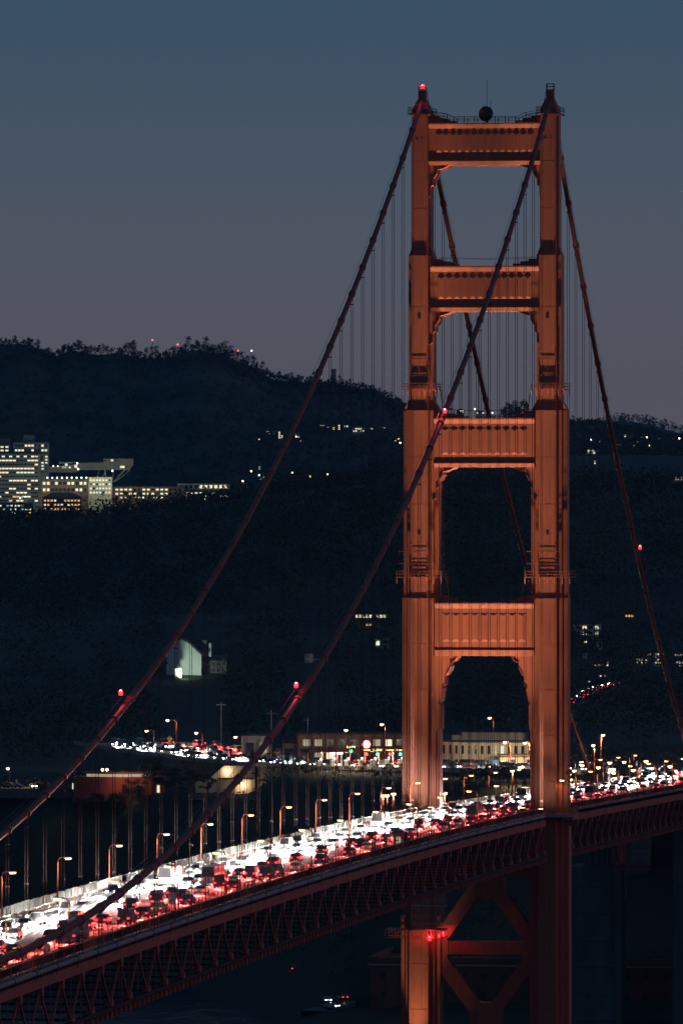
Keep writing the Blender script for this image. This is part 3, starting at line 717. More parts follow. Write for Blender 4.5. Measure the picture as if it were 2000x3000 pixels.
for kd, (ln, wd, low, cab) in KINDS.items():
    b = MB(); h = wd/2
    n = len(low); v = []
    for x, s_ in ((-h, .97), (-h*.98, 1.0), (h*.98, 1.0), (h, .97)): v += [(x, y*s_, .65+(z-.65)*(1 if abs(x) < h else .93)) for y, z in low]
    f = [list(range(n)), list(range(3*n, 4*n))[::-1]]
    for j in range(3): f += [(j*n+i, (j+1)*n+i, (j+1)*n+(i+1) % n, j*n+(i+1) % n) for i in range(n)]
    b.add(v, f)
    (y0, a0), (y1, a1), (y2, a2), (y3, a3) = cab
    b.add([(-h*.74, y1-.05, a1-.03), (h*.74, y1-.05, a1-.03), (h*.74, y2+.06, a2-.03), (-h*.74, y2+.06, a2-.03), (-h*.70, y1+.08, a1+.05), (h*.70, y1+.08, a1+.05), (h*.70, y2-.06, a2+.05), (-h*.70, y2-.06, a2+.05)], [(0, 3, 2, 1), (4, 5, 6, 7), (0, 1, 5, 4), (1, 2, 6, 5), (2, 3, 7, 6), (3, 0, 4, 7)])
    for sx_ in (-1, 1):
        b.bar((sx_*h*.88, y0+.05, a0), (sx_*h*.73, y1, a1), .08); b.bar((sx_*h*.88, y3-.05, a3), (sx_*h*.73, y2, a2), .1); b.bar((sx_*h*.89, (y1+y2)/2, a0), (sx_*h*.735, (y1+y2)/2, a1), .08)
        b.box(sx_*(h+.09)-.1, sx_*(h+.09)+.1, y0+.25, y0+.42, a0-.02, a0+.14)
    g = MB().add([(-h*.87, y0, a0), (h*.87, y0, a0), (h*.87, y3, a3), (-h*.87, y3, a3), (-h*.72, y1, a1), (h*.72, y1, a1), (h*.72, y2, a2), (-h*.72, y2, a2)], [(0, 3, 2, 1), (4, 5, 6, 7), (0, 1, 5, 4), (1, 2, 6, 5), (2, 3, 7, 6), (3, 0, 4, 7)])
    fy = low[1][0]; ry = max(p[0] for p in low); zl = low[1][1]
    hl = MB().box(-.2, .2, fy-.03, fy+.25, zl-.02, zl+.15).mesh('headlight', M['head'])
    tl = MB().box(-.17, .17, ry-.25, ry+.03, zl+.0, zl+.2).mesh('tail_light', M['tail'])
    CM[kd] = (b.mesh('body', PAINT['grey']), g.mesh('windows', M['carglass']), hl, tl, h, ln, zl, fy, ry)
def car(kd, colr, loc, rz, label, group, lit=True, tilt=0):
    bm, gm, hl, tl, h, ln, zl, fy, ry = CM[kd]
    t = thing('car', label, 'car', loc, rz, group); t.rotation_euler = (tilt, 0, rz)
    obj('body', bm, t, mat=PAINT[colr]); obj('windows', gm, t)
    for sx_ in (-1, 1):
        for yy in (-ln*.31, ln*.29): obj('wheel', wh, t, (sx_*(h-.1), yy, .32))
        obj('headlight', hl, t, (sx_*(h-.3), 0, 0), mat=None if lit else M['glass']); obj('tail_light', tl, t, (sx_*(h-.27), 0, 0), mat=None if lit else M['redwall'])
    return t
rng = random.Random(11)
LANES = [(-1.65, 'N', 'inner headlight lane'), (-4.65, 'N', 'middle headlight lane'), (-7.6, 'N', 'outer headlight lane'), (1.6, 'S', 'inner red tail light lane'), (4.6, 'S', 'middle red tail light lane'), (7.5, 'S', 'outer red tail light lane')]
NCAR = 0; k_c = 1
STUFFC = {'body': MB(), 'windows': MB(), 'head': MB(), 'tail': MB()}
for x, dr, ln_ in LANES:
    for sgn in (-1, 1):
        y = sgn*rng.uniform(3, 12); k = 0
        while (y > -655 if sgn < 0 else y < 430):
            kd = rng.choice(['saloon', 'saloon', 'hatchback', 'hatchback', 'saloon', 'sport utility car', 'sport utility car', 'van']) if k_c % 23 else 'coach'; k_c += 1
            cl = rng.choice(['white', 'silver', 'silver', 'grey', 'white', 'beige'] if dr == 'N' else ['red', 'red', 'grey', 'silver', 'black', 'blue'])
            k += 1
            xx = x+rng.uniform(-.25, .25); tilt = math.atan2(road_z(y+2)-road_z(y-2), 4)
            lab = f'{cl} {kd}, {nth(k)} car '+('before' if sgn < 0 else 'beyond')+f' the tower in the {ln_}'
            rz = 0 if dr == 'N' else math.pi
            if sgn < 0 or y < 75:
                NCAR += 1
                t = car(kd, cl, (xx, y, road_z(y)+.004), rz, lab, 'cars driving on the bridge', tilt=tilt if dr == 'N' else -tilt)
            else:
                bm_, gm_, hl_, tl_, h_, *_r = CM[kd]
                mt = Matrix.Translation((xx, y, road_z(y)+.004)) @ Matrix.Rotation(rz, 4, 'Z') @ Matrix.Rotation(tilt if dr == 'N' else -tilt, 4, 'X')
                for key, me, offs in (('body', bm_, (0,)), ('windows', gm_, (0,)), ('head', hl_, (-h_+.3, h_-.3)), ('tail', tl_, (-h_+.27, h_-.27))):
                    for of in offs: STUFFC[key].add([mt @ (v.co+Vector((of, 0, 0))) for v in me.vertices], [list(p.vertices) for p in me.polygons])
                t = None
            fy = CM[kd][7]
            hp = Vector((xx, y+(fy-.3 if dr == 'N' else -fy+.3), road_z(y)+.95))
            par = t
            if dr == 'N':
                o = light('SPOT', HEADK*(1.2 if y < -260 else 1.8), (1, .96, .88), hp, hp+Vector((-1.3, -9, -3.7)), None, 58, .7, .12, 'headlamp_beam')
            else:
                o = light('SPOT', TAILK, (1, .07, .06), Vector((xx, y-CM[kd][8]-.25, road_z(y)+.85)), Vector((xx, y-CM[kd][8]-6, road_z(y)-2.4)), None, 84, .9, .12, 'tail_lamp_glow')
            if dr == 'S' and x < 2 and y < -60:
                light('SPOT', HEADK*1.6, (1, .96, .88), (xx-.4, y-fy+.4, road_z(y)+.95), (xx-3.6, y-fy+10, road_z(y)+.4), None, 30, .7, .12, 'headlamp_beam')  # added inner southbound beam, turned left to whiten oncoming car fronts
            if t is not None:
                bpy.context.view_layer.update() if False else None
                mi = (Matrix.Translation(t.location) @ t.rotation_euler.to_matrix().to_4x4()).inverted()
                o.parent = t; wl = o.location.copy(); rm = o.rotation_euler.to_matrix()
                o.location = mi @ wl; o.rotation_euler = (mi.to_3x3() @ rm).to_euler()
            y += sgn*((9 if kd != 'coach' else 15)+(8 if y > -260 else 0)+rng.expovariate(1/(15 if y < -260 else 21)))
sr = thing('far_traffic', 'dense stream of car lights on the deck beyond the tower', 'traffic')
for key, mt in (('body', PAINT['silver']), ('windows', M['glass']), ('head', M['head']), ('tail', M['tail'])):
    o = STUFFC[key].build('car_'+{'head': 'headlights', 'tail': 'tail_lights'}.get(key, key), mt, sr); o['kind'] = 'stuff'
sr['kind'] = 'stuff'
print('CARS', NCAR)
# ------------------------------------------------------------------ pylons, arch, fort
FACE = -YAW
def pylon(label, X, Y, top, wide, dy, upper):
    t = thing('bridge_pylon', label, 'pylon', (X, Y, 0), group='concrete pylons of the bridge')
    MB().box(-wide/2, wide/2, -dy/2, dy/2, 1, top).build('shaft', M['pylon'], t)
    fl = MB().box(-.5, .5, -.25, .25, 1, top-1).mesh('fluted_strip', M['pylon'])
    for k in (-1, 1): obj('fluted_strip', fl, t, (k*wide*.44, -dy/2-.1, 0))
    for z in range(6, int(top), 7): pbox('band', 'pylon', t, -wide/2-.12, wide/2+.12, -dy/2-.32, dy/2+.1, z, z+.35)
    if upper:
        zr = road_z(Y)
        MB().box(-3.1, 3.1, -3.6, 3.6, top-.5, zr+3.4).box(-2.4, 2.4, -2.8, 2.8, zr+3.4, zr+5.2).box(-1.6, 1.6, -2.0, 2.0, zr+5.2, zr+6.4).build('head_block', M['pylon'], t)
        for k in (-1, 0, 1): pbox('fin', 'pylon', t, k*1.6-.35, k*1.6+.35, -3.9, -3.58, top, zr+3.2)
    return t
pylon('blue grey concrete pylon below the deck at the right, behind the tower', -12.2, 343, 46, 13.0, 15, True)
pylon('blue grey concrete pylon at the bottom right edge of the picture', 14.5, 343, 60, 13.0, 15, True)
pylon('far concrete pylon with a lit side, right of the tower among the lamps', -14.2, 441, 48, 12, 12, True)
pylon('far concrete pylon behind the deck, beyond the right edge', 14.2, 441, 48, 12, 12, True)
t = thing('steel_arch', 'dark steel arch under the deck between the two concrete pylons', 'arch')
for sd in (-1, 1):
    x = 13.7*sd; A = [(x, 350+84*k/12, 20+34*(1-((k-6)/6)**2)) for k in range(13)]
    m = MB(); m.tube(A, .8, 6); m.tube([(a, b, c-3) for a, b, c in A], .5, 6); m.build('arch_rib', M['dullsteel'], t)
    for p in A[1:-1]: member('spandrel_post', ubox('dullsteel'), p, (x, p[1], road_z(p[1])-1), .5, .5, t)
strip(-13.5, 13.5, -2.2, -.46, 343, 441).build('deck_girder', M['dullsteel'], t)
t = thing('brick_fort', 'dark flat-topped brick fort on the shore behind the tower pier', 'fort', (-32, 405, 0))
MB().box(-44, 44, -34, 34, 2, 18.2).box(-44.6, 44.6, -34.6, -33, 18.2, 19.6).box(-44.6, 44.6, 33, 34.6, 18.2, 19.6).box(-44.6, -43, -33, 33, 18.2, 19.6).box(43, 44.6, -33, 33, 18.2, 19.6).build('wall', M['brick'], t)
for r in range(3):
    for k in range(16): pbox('embrasure', 'dark', t, -41+k*5.4, -39.8+k*5.4, -34.15, -33.8, 4+5*r, 5.6+5*r)
pbox('cornice', 'concrete', t, -44.4, 44.4, -34.45, -34.02, 17.4, 17.9)

# ------------------------------------------------------------------ plaza road
PATH = [(0, 437, 64.2), (-2, 470, 63.6), (-12, 510, 63.0), (-35, 545, 62.5), (-70, 568, 62.0), (-103, 594, 61.4), (-131, 637, 60.5), (-160, 683, 60.5), (-190, 735, 61.2), (-208, 768, 61.9)]
def spline(P, n=6):
    P = [Vector(p) for p in P]; out = []
    for i in range(len(P)-1):
        p0, p1, p2, p3 = P[max(i-1, 0)], P[i], P[i+1], P[min(i+2, len(P)-1)]
        for k in range(n):
            s = k/n; out.append(.5*((2*p1)+(p2-p0)*s+(2*p0-5*p1+4*p2-p3)*s*s+(3*p1-p0-3*p2+p3)*s**3))
    return out+[P[-1]]
SP = spline(PATH)
def ribbon(pts, l, r, dz, th=1.2):
    m = MB(); n = len(pts)
    for i, p in enumerate(pts):
        tn = (pts[min(i+1, n-1)]-pts[max(i-1, 0)]); tn.z = 0; tn.normalize(); s = Vector((-tn.y, tn.x, 0))
        ll, rr = (l(i/(n-1)), r(i/(n-1))) if callable(l) else (l, r)
        for q in (s*ll, s*rr): m.v += [tuple(p+q+Vector((0, 0, dz))), tuple(p+q+Vector((0, 0, dz-th)))]
    for i in range(n-1):
        a = i*4; b = a+4
        m.f += [(a, a+2, b+2, b), (a, b, b+1, a+1), (a+2, a+3, b+3, b+2)]
    return m
wl = lambda f: interp(f, [(0, -9.3), (.2, -12), (.35, -19), (.5, -20), (.65, -19), (1, -19)])
wr = lambda f: interp(f, [(0, 9.3), (.2, 12), (.35, 19), (.5, 20), (.65, 19), (1, 19)])
rd2 = struct(ribbon(SP, wl, wr, .3, 9).build('plaza_road', M['asphalt']))
ribbon(SP, -.12, .12, .306, .002).build('centre_line', M['yellow'], rd2)
t = thing('road_barrier', 'low concrete barrier along the near side of the plaza road', 'barrier')
ribbon(SP[14:], lambda f: interp(f, [(0, 17), (.2, 20), (.4, 20), (.5, 19.6), (1, 19.6)]), lambda f: interp(f, [(0, 17.4), (.2, 20.4), (.4, 20.4), (.5, 20), (1, 20)]), 1.1, 1.2).build('barrier', M['concrete'], t)
# cars on the plaza road, too far to tell apart
def along(s):
    i = min(len(SP)-2, int(s)); return SP[i].lerp(SP[i+1], s-i), (SP[i+1]-SP[i])
CG = 0
B2 = {k: MB() for k in ('body', 'windows', 'head', 'tail')}
s = 2.0
while s < len(SP)-3:
    for off in ((3, 6.2, 9.4, -3, -6.2, -9.4) if s < 26 else (2, 6, 10, 14, -4, -8, -12, -16)):
        if rng.random() < .25 or (24 < s < 34 and abs(off) < 7): continue
        p, tn = along(s+rng.uniform(-.8, .8)*.5); tn.z = 0; tn.normalize(); q = p+Vector((-tn.y, tn.x, 0))*off
        ang = math.atan2(tn.y, tn.x)-math.pi/2; fwd = off < 0    # right of the path runs away from us
        kd = rng.choice(['saloon', 'hatchback', 'van', 'sport utility car']); bm_, gm_, hl_, tl_, h_, *_r = CM[kd]
        mt = Matrix.Translation(q+Vector((0, 0, .31))) @ Matrix.Rotation(ang+(math.pi if fwd else 0), 4, 'Z')
        for key, me, offs in (('body', bm_, (0,)), ('windows', gm_, (0,)), ('head', hl_, (-h_+.3, h_-.3)), ('tail', tl_, (-h_+.27, h_-.27))):
            for of in offs: B2[key].add([mt @ (v.co+Vector((of, 0, 0))) for v in me.vertices], [list(f_.vertices) for f_ in me.polygons])
        if rng.random() < .8:
            hp = mt @ Vector((0, _r[2]-.3, .9)) if not fwd else mt @ Vector((0, _r[3]+.3, .9)); tg = mt @ (Vector((0, -10, -2.6)) if not fwd else Vector((0, 9, -.8)))
            light('SPOT', HEADK*.9 if not fwd else TAILK*.9, (1, .95, .86) if not fwd else (1, .07, .06), hp, tg, None, 84, .8, .15, 'car_lamp_beam')
    s += 1.05
sr = thing('plaza_traffic', 'stream of head and tail lights on the curving plaza road behind the bridge', 'traffic'); sr['kind'] = 'stuff'
for key, mt in (('body', PAINT['grey']), ('windows', M['glass']), ('head', M['head']), ('tail', M['tail'])):
    o = B2[key].build('car_'+{'head': 'headlights', 'tail': 'tail_lights'}.get(key, key), mt, sr); o['kind'] = 'stuff'

# ------------------------------------------------------------------ buildings
def wins(t, mesh_parent, w, h, rows, cols, y, mats, x0=None, z0=0, ww=.62, wh_=.55, frame=False):
    for r in range(rows):
        for c in range(cols):
            mt = mats(r, c)
            if mt is None: continue
            cx = -w/2+w*(c+.5)/cols; cz = z0+h*(r+.5)/rows; a = w/cols*ww; b = h/rows*wh_
            o = obj('window', ubox(mt), mesh_parent, (cx, y, cz-b/2), scale=(a, .16, b))
def building(name, label, p, w, d, h, wall='greywall', roof=None, rows=3, cols=4, lit=.5, mats=('win_w', 'win_c', 'win_d'), group=None, cat='building', rz=FACE, wz=(.12, .95), parts=True, ww=.6, wh_=.5, sink=4, rise=3):
    t = thing(name, label, cat, p, rz, group)
    MB().box(-w/2, w/2, 0, d, -sink, h).build('wall', M[wall], t)
    if roof == 'gable': MB().prism([(-w/2-.5, h-.1), (w/2+.5, h-.1), (0, h+rise)], -.5, d+.5, 'y').build('roof', M['roof'], t)
    elif roof == 'side': MB().prism([(-.6, h-.1), (d+.6, h-.1), (d/2, h+rise)], -w/2-.5, w/2+.5, 'x').build('roof', M['roof'], t)
    elif roof == 'hip': MB().prism([(-w/2-.5, -.5), (w/2+.5, -.5), (w/2+.5, d+.5), (-w/2-.5, d+.5)], h, h+rise, 'z', [(-w/4, d*.35), (w/4, d*.35), (w/4, d*.65), (-w/4, d*.65)]).build('roof', M['roof'], t)
    else: MB().box(-w/2-.25, w/2+.25, -.25, d+.25, h, h+.5).build('roof', M['roof'], t)
    if rows:
        sel = [[(rng.choice(mats) if rng.random() < lit else 'glass') for c in range(cols)] for r in range(rows)]
        wins(t, t, w*.94, h*(wz[1]-wz[0]), rows, cols, -.05, lambda r, c: sel[r][c], z0=h*wz[0], ww=ww, wh_=wh_)
    return t
def at_d(px, py, dep):
    return CAM+ray(px, py)*dep
K7 = 6950/FPX
def hosp(label, x0, x1, ytop, ybot, depth, wall, rows, cols, lit, mats=('win_w', 'win_c', 'win_w'), name='hospital_building', dd=0, roof=None, ww=.6, wh_=.42, **kw):
    p = at_d((x0+x1)/2, ybot, 6950+dd); k = (6950+dd)/FPX
    return building(name, label, p, (x1-x0)*k, depth, (ybot-ytop)*k, wall, roof, rows, cols, lit, mats, 'hillside hospital buildings', ww=ww, wh_=wh_, sink=25, **kw)
t = hosp('tall hospital block at the left edge with many lit window rows', -70, 119, 1330, 1475, 24, 'greywall', 12, 17, 0, dd=0)
# lit ribbons of that block, floor by floor
for o in [c for c in t.children if c.name.startswith('window')]: bpy.data.objects.remove(o)
LIT = ['.........o.ww...w', '.w..w.w...oo..w..', 'w.......w..www...', '.........ww...w.w', '..............w..', '.........wwwww.ww', 'wwwwwww..........', 'wwwwwwwww..ccccc.', 'wwwwwwwwwwwwwwww.', 'wwwwww..........w', 'www.w.wwwww...www', '.......g.g.g.g.wo'][::1]
wd_ = 189*K7; hd_ = 145*K7
for r in range(12):
    row = LIT[r] if r < len(LIT) else ''
    for c in range(17):
        ch = row[c] if c < len(row) else '.'
        mt = {'w': 'win_w', 'c': 'win_c', 'o': 'win_o', 'g': 'win_c', '.': 'glass'}[ch]
        obj('window', ubox(mt), t, (-wd_/2+wd_*(c+.5)/17.6, -.05, hd_*(r+.5)/12.3), scale=(wd_/17*.8, .2, hd_/12*.36))
hosp('glassy top storeys of the tall hospital block', 40, 143, 1297, 1330, 20, 'greywall', 2, 10, .5, dd=6, ww=.7)
hosp('narrow glass stair strip on the right of the tall hospital block', 119, 143, 1330, 1395, 14, 'greywall', 6, 2, .45, ('win_c', 'win_w'), dd=4)
hosp('low bright hospital block at the left edge roof line', -60, 31, 1303, 1328, 20, 'greywall', 2, 6, .8, dd=8)
hosp('small roof plant room on the hospital tower', 69, 102, 1276, 1297, 8, 'greywall', 0, 0, 0, dd=12)
hosp('small grey roof plant room at the left edge', 2, 30, 1285, 1303, 8, 'greywall', 0, 0, 0, dd=14)
# long white cantilevered laboratory on struts
p = at_d(265, 1384, 7000); t = thing('cantilever_building', 'long pale laboratory building cantilevered on steel struts above the hospital', 'building', p, FACE, 'hillside hospital buildings')
k = 7000/FPX
MB().prism([(-124*k, 8*k), (-124*k, 0), (-45*k, 0), (-30*k, 7*k), (112*k, 7*k), (125*k, 22*k), (125*k, 40*k), (38*k, 40*k), (38*k, 29*k), (-40*k, 28*k), (-42*k, 24*k), (-124*k, 16*k)], 0, 16, 'y').build('wall', M['cream'], t)
MB().prism([(-92*k, 24*k), (-40*k, 28.5*k), (-40*k, 31*k), (-92*k, 31*k)], -1, 15, 'y').build('roof_slab', M['white'], t)
for (x, z, w, h, mt) in [(-108, 17, 3, 3, 'whitelamp'), (-95, 17, 3, 3, 'whitelamp'), (-76, 12, 14, 6, 'win_d'), (-70, 20, 8, 6, 'win_c'), (-60, 12, 5, 5, 'win_c'), (-42, 14, 8, 8, 'win_w'), (-38, 25, 4, 4, 'whitelamp'), (64, 33, 7, 5, 'win_c'), (43, 34, 12, 3, 'glass'), (74, 34, 10, 3, 'glass'), (94, 13, 13, 6, 'win_w'), (106, 14, 9, 4, 'glass')]:
    obj('window', ubox(mt), t, (x*k, -.1, z*k), scale=(w*k, .3, h*k))
for x, x2 in ((66, 66), (118, 70), (42, 48), (26, 14), (45, 30), (100, 68)):
    member('strut', ubox('grey'), (x2*k, 5, -28*k), (x*k, 5, 7*k), 1.0, 1.0, t)
hosp('hospital wing with a row of roof lamps and tall pilasters', 120, 260, 1404, 1450, 14, 'brownwall', 2, 11, .75, ('win_c', 'win_w', 'glass'), dd=-20)
t = thing('lamp_row', 'row of small white lamps along the hospital wing roof', 'lamps', at_d(190, 1404, 6925), FACE)
for i in range(9): MB().lathe([(.3, 0), (.75, .3), (.75, 1.0), (.2, 1.4)], 8).build('globe_lamp', M['whitelamp'], t, ((-50+14.2*i)*K7, -.8, .8))
hosp('pale square hospital block with large bright windows', 260, 328, 1398, 1456, 14, 'cream', 4, 7, .8, dd=-30)
hosp('long low hospital wing with scattered lit windows', 330, 540, 1426, 1470, 14, 'brownwall', 3, 15, .6, dd=-10)
hosp('right end of the long hospital wing with continuous bright glazing', 520, 673, 1417, 1436, 14, 'cream', 1, 10, .8, dd=-4, wh_=.6)
hosp('lower right hospital wing half hidden by trees', 540, 673, 1438, 1470, 14, 'brownwall', 3, 10, .45, dd=-12)
hosp('dark mansard roofed building with orange windows in front of the hospital', 124, 240, 1458, 1503, 14, 'brownwall', 3, 11, .8, ('win_o', 'win_w', 'win_o'), dd=-70, roof='hip', rise=5)
hosp('bright low street front at the lower left of the hospital', -40, 98, 1474, 1524, 14, 'greywall', 4, 12, .5, ('win_c', 'win_w', 'cyan'), dd=-80)
for i_, (px, py, en_, lb) in enumerate(((60, 1480, 2.0e4, 'left'), (230, 1395, 1.6e4, 'middle'), (420, 1478, 1.2e4, 'right'), (330, 1400, 1.0e4, 'upper'))):  # pole lamps added to brighten the hospital walls
    p = at_d(px, py, 6900); t = thing('added_wall_lamp', f'{lb} of the added pole lamps lighting the hospital walls', 'lamp', p, FACE, 'added hospital wall lamps')
    MB().tube([(0, 0, -10), (0, 0, 6)], .2, 6).build('pole', M['dark'], t); MB().lathe([(.3, 6), (.8, 6.4), (.7, 7.2), (.2, 7.5)], 8).build('globe', M['whitelamp'], t)
    light('POINT', en_, (.85, 1, .72), (0, 1, 9), None, t, size=.6)
# lamps on slopes
def lamp_dot(px, py, mt, label, r=1.0, post=6, dep=None):
    p = at_d(px, py, dep) if dep else hit(px, py+post*2.4)+Vector((0, 0, post))
    t = thing('pole_lamp', label, 'lamp', (p.x, p.y, p.z-post), group='far lamps on the hillside')
    MB().tube([(0, 0, -6), (0, 0, post)], .18*r+.05, 6).build('pole', M['dark'], t); MB().lathe([(.35*r, post-.2*r), (.8*r, post+.3*r), (.75*r, post+1.0*r), (.2*r, post+1.4*r)], 8).build('globe', M[mt], t)
# houses on the hill
HOUSES = [(748, 1290, 10, 8, 'win_w'), (786, 1278, 14, 22, 'win_w'), (804, 1272, 12, 12, 'win_w'), (822, 1288, 16, 32, 'win_w'), (870, 1284, 16, 18, 'win_w'), (884, 1300, 14, 14, 'win_d'), (762, 1292, 14, 12, 'win_w'),
          (950, 1256, 30, 16, 'win_d'), (985, 1262, 26, 24, 'win_w'), (1010, 1254, 22, 12, 'win_c'), (1050, 1268, 38, 20, 'win_w'), (1085, 1262, 16, 12, 'win_w'), (1118, 1260, 22, 12, 'win_w'), (1146, 1264, 18, 12, 'win_d'), (1162, 1294, 20, 14, 'win_w'),
          (768, 1410, 18, 20, 'win_d'), (895, 1400, 20, 16, 'win_c'), (950, 1405, 12, 20, 'win_w'), (1000, 1412, 14, 18, 'win_w'), (1014, 1410, 10, 16, 'win_c'), (810, 1432, 24, 12, 'win_d'), (760, 1385, 9, 26, 'win_d'),
          (1348, 1212, 22, 14, 'win_w'), (1406, 1214, 26, 10, 'win_w'), (1728, 1258, 20, 14, 'win_d'), (1735, 1340, 34, 30, 'win_w'), (1745, 1362, 16, 18, 'win_w'), (1706, 1312, 26, 10, 'win_o'), (1758, 1300, 10, 12, 'win_o'), (1808, 1274, 22, 8, 'win_w'), (1838, 1284, 26, 18, 'win_c'), (1812, 1308, 12, 12, 'win_w'), (1848, 1312, 24, 12, 'win_d'), (1895, 1290, 38, 14, 'win_d'), (1935, 1292, 20, 12, 'win_d'), (1968, 1292, 16, 10, 'win_d'), (1945, 1305, 20, 10, 'win_d'), (1862, 1300, 14, 10, 'win_w'), (1985, 1410, 26, 18, 'win_d'), (1668, 1318, 16, 8, 'win_d')]
HW = ['tall', 'low', 'wide', 'narrow', 'small', 'flat roofed', 'boxy', 'square']
HP = ['upper row left of the tower', 'middle row left of the tower', 'lower row left of the tower']
cnt = {}
for px, py, w, h, mt in sorted(HOUSES):
    dep = 7250 if py < 1330 else 6500
    p = hit(px, py, 0, 5500); dep = (p-CAM).dot(FW); k = dep/FPX
    reg = 'on the right hand hill' if px > 1600 else ('between the tower legs' if px > 1250 else ('on the upper hillside left of the tower' if py < 1340 else 'on the lower hillside left of the tower'))
    cnt[reg, mt] = cnt.get((reg, mt), 0)+1
    building('hill_house', f'{ {"win_w": "warmly lit", "win_c": "pale lit", "win_d": "dimly lit", "win_o": "orange lit"}[mt]} house {reg}, {nth(cnt[reg, mt])} such from left', p, w*k, 10, h*k*.8, rng.choice(['white', 'greywall', 'cream', 'brownwall']), rng.choice([None, 'gable', 'hip']), max(1, round(h/9)), max(1, round(w/8)), .65, (mt, mt, 'win_d'), 'houses on the far hillside', 'house', sink=8, rise=2.5, ww=.6, wh_=.55)
# ------------------------------------------------------------------ near slope buildings
p = hit(545, 1985, 0, 1900); K = (p-CAM).dot(FW)/FPX
t = thing('gabled_hall', 'large pale green white hall with a curved gable on the dark hillside', 'building', p, FACE)
g = [(-57, -6), (45, -6), (45, 66), (30, 80), (10, 100), (-4, 107), (-14, 113), (-24, 107), (-40, 100), (-52, 88), (-57, 80)]
MB().prism([(a*K, b*K) for a, b in g], 0, 8, 'y').build('gable_wall', M['white'], t)
MB().prism([(a*K, b*K) for a, b in [(-60, 82), (-40, 103), (-14, 117), (12, 104), (32, 84), (52, 66), (52, 62), (30, 79), (10, 99), (-14, 112.5), (-40, 99), (-57, 79)]], -1, 9, 'y').build('roof_edge', M['roof'], t)
MB().box(47*K, 47*K+1.8, 6, 8, 60*K, 108*K).build('chimney', M['greywall'], t); MB().box(66*K, 66*K+1, 6, 7, 60*K, 100*K).build('chimney', M['white'], t)
light('SPOT', 1.1e4, (.74, 1.0, .76), (-1, -22, 2), (-2, 0, 8), t, 110, .8, .5)
MB().tube([(-1, -22, -3), (-1, -22, 1.6)], .1, 6).build('lamp_post', M['dark'], t)
building('veranda_house', 'low dark roofed house with a row of windows in front of the gabled hall', hit(608, 1975, 0, 1900)+Vector((0, -8, 0)), 130*K, 8, 42*K, 'greywall', 'side', 2, 9, .12, ('win_d', 'win_c'), cat='house', rise=2)
building('small_lit_house', 'little cream house end with an arched lit window below the gabled hall', hit(538, 1990, 0, 1900)+Vector((0, -14, 0)), 20*K, 6, 34*K, 'cream', 'gable', 1, 1, 1, ('win_c',), cat='house', rise=1.5)
NEAR = [('blue_gable_house', 'pale blue house with a steep pointed gable left of the tower', 905, 1948, 24, 20, 34, 'white', 'gable', 1, 1, 0, 5), ('white_villa', 'long pale house beside the pointed gable house', 938, 1944, 46, 20, 16, 'white', 'side', 1, 5, .15, 1.5),
        ('slender_house', 'tall narrow yellowish house near the left tower leg', 1128, 1912, 20, 12, 44, 'cream', None, 2, 1, .2, 2), ('blue_house', 'dim blue gabled house beside the tall yellowish one', 1106, 1900, 18, 12, 30, 'white', 'gable', 1, 1, .1, 2),
        ('glazed_house', 'long low house with a glazed lit front near the left tower leg', 1085, 1816, 96, 14, 20, 'brownwall', None, 1, 9, .8, 2), ('terrace_house', 'small lit terrace below the long glazed house', 1070, 1838, 40, 10, 14, 'brownwall', None, 1, 4, .5, 2),
        ('hill_villa', 'dark blue villa with a curved gable and lit windows right of the tower', 1720, 1868, 78, 16, 40, 'white', 'hip', 2, 4, .5, 8), ('shingle_house', 'small house with bright paired windows under the dark villa', 1708, 1890, 50, 10, 22, 'greywall', None, 1, 4, .6, 2),
        ('pointed_house', 'tiny pale pointed house right of the tower', 1714, 1930, 14, 8, 18, 'white', 'gable', 0, 0, 0, 5), ('orange_cabin', 'orange lit cabin behind branches on the right hill', 1842, 1812, 28, 10, 14, 'brownwall', 'gable', 1, 3, 1, 2), ('grey_box_house', 'small grey box house right of the tower', 1755, 1900, 14, 8, 22, 'white', None, 0, 0, 0, 2)]
for nm, lb, px, py, w, d, h, wl_, rf, r, c, lit, rise in NEAR:
    p = hit(px, py, 0, 1900); k = (p-CAM).dot(FW)/FPX
    building(nm, lb, p, w*k, d, h*k, wl_, rf, r, c, lit, ('win_o',) if 'orange' in nm else ('win_c', 'win_w', 'win_d'), cat='house', rise=rise*.7)
APTS = [(1860, 1915, 24, 22), (1930, 1960, 30, 50), (1878, 1950, 36, 24), (1895, 1930, 26, 18), (1988, 1935, 30, 22), (1760, 1965, 46, 30), (1758, 1990, 36, 16), (1702, 1974, 30, 10), (1830, 1990, 30, 12), (1725, 2022, 26, 30), (1990, 1960, 26, 26)]
for i, (px, py, w, h) in enumerate(APTS):
    p = hit(px, py, 0, 1900); k = (p-CAM).dot(FW)/FPX
    building('wooded_apartment', 'lit apartment house among trees right of the tower, '+['top left of the group', 'tallest, by the cable', 'middle left', 'centre of the group', 'upper right edge', 'wide one nearest the tower', 'low one below the wide one', 'small one beside the tower leg', 'lowest of the group', 'pale one above the road lights', 'right edge of the picture'][i], p, w*k, 8, h*k, 'greywall', None, max(1, h//9), max(2, w//7), .6, ('win_c', 'win_d', 'win_d', 'win_w'), 'apartments in the wood', 'house', ww=.55, wh_=.5)
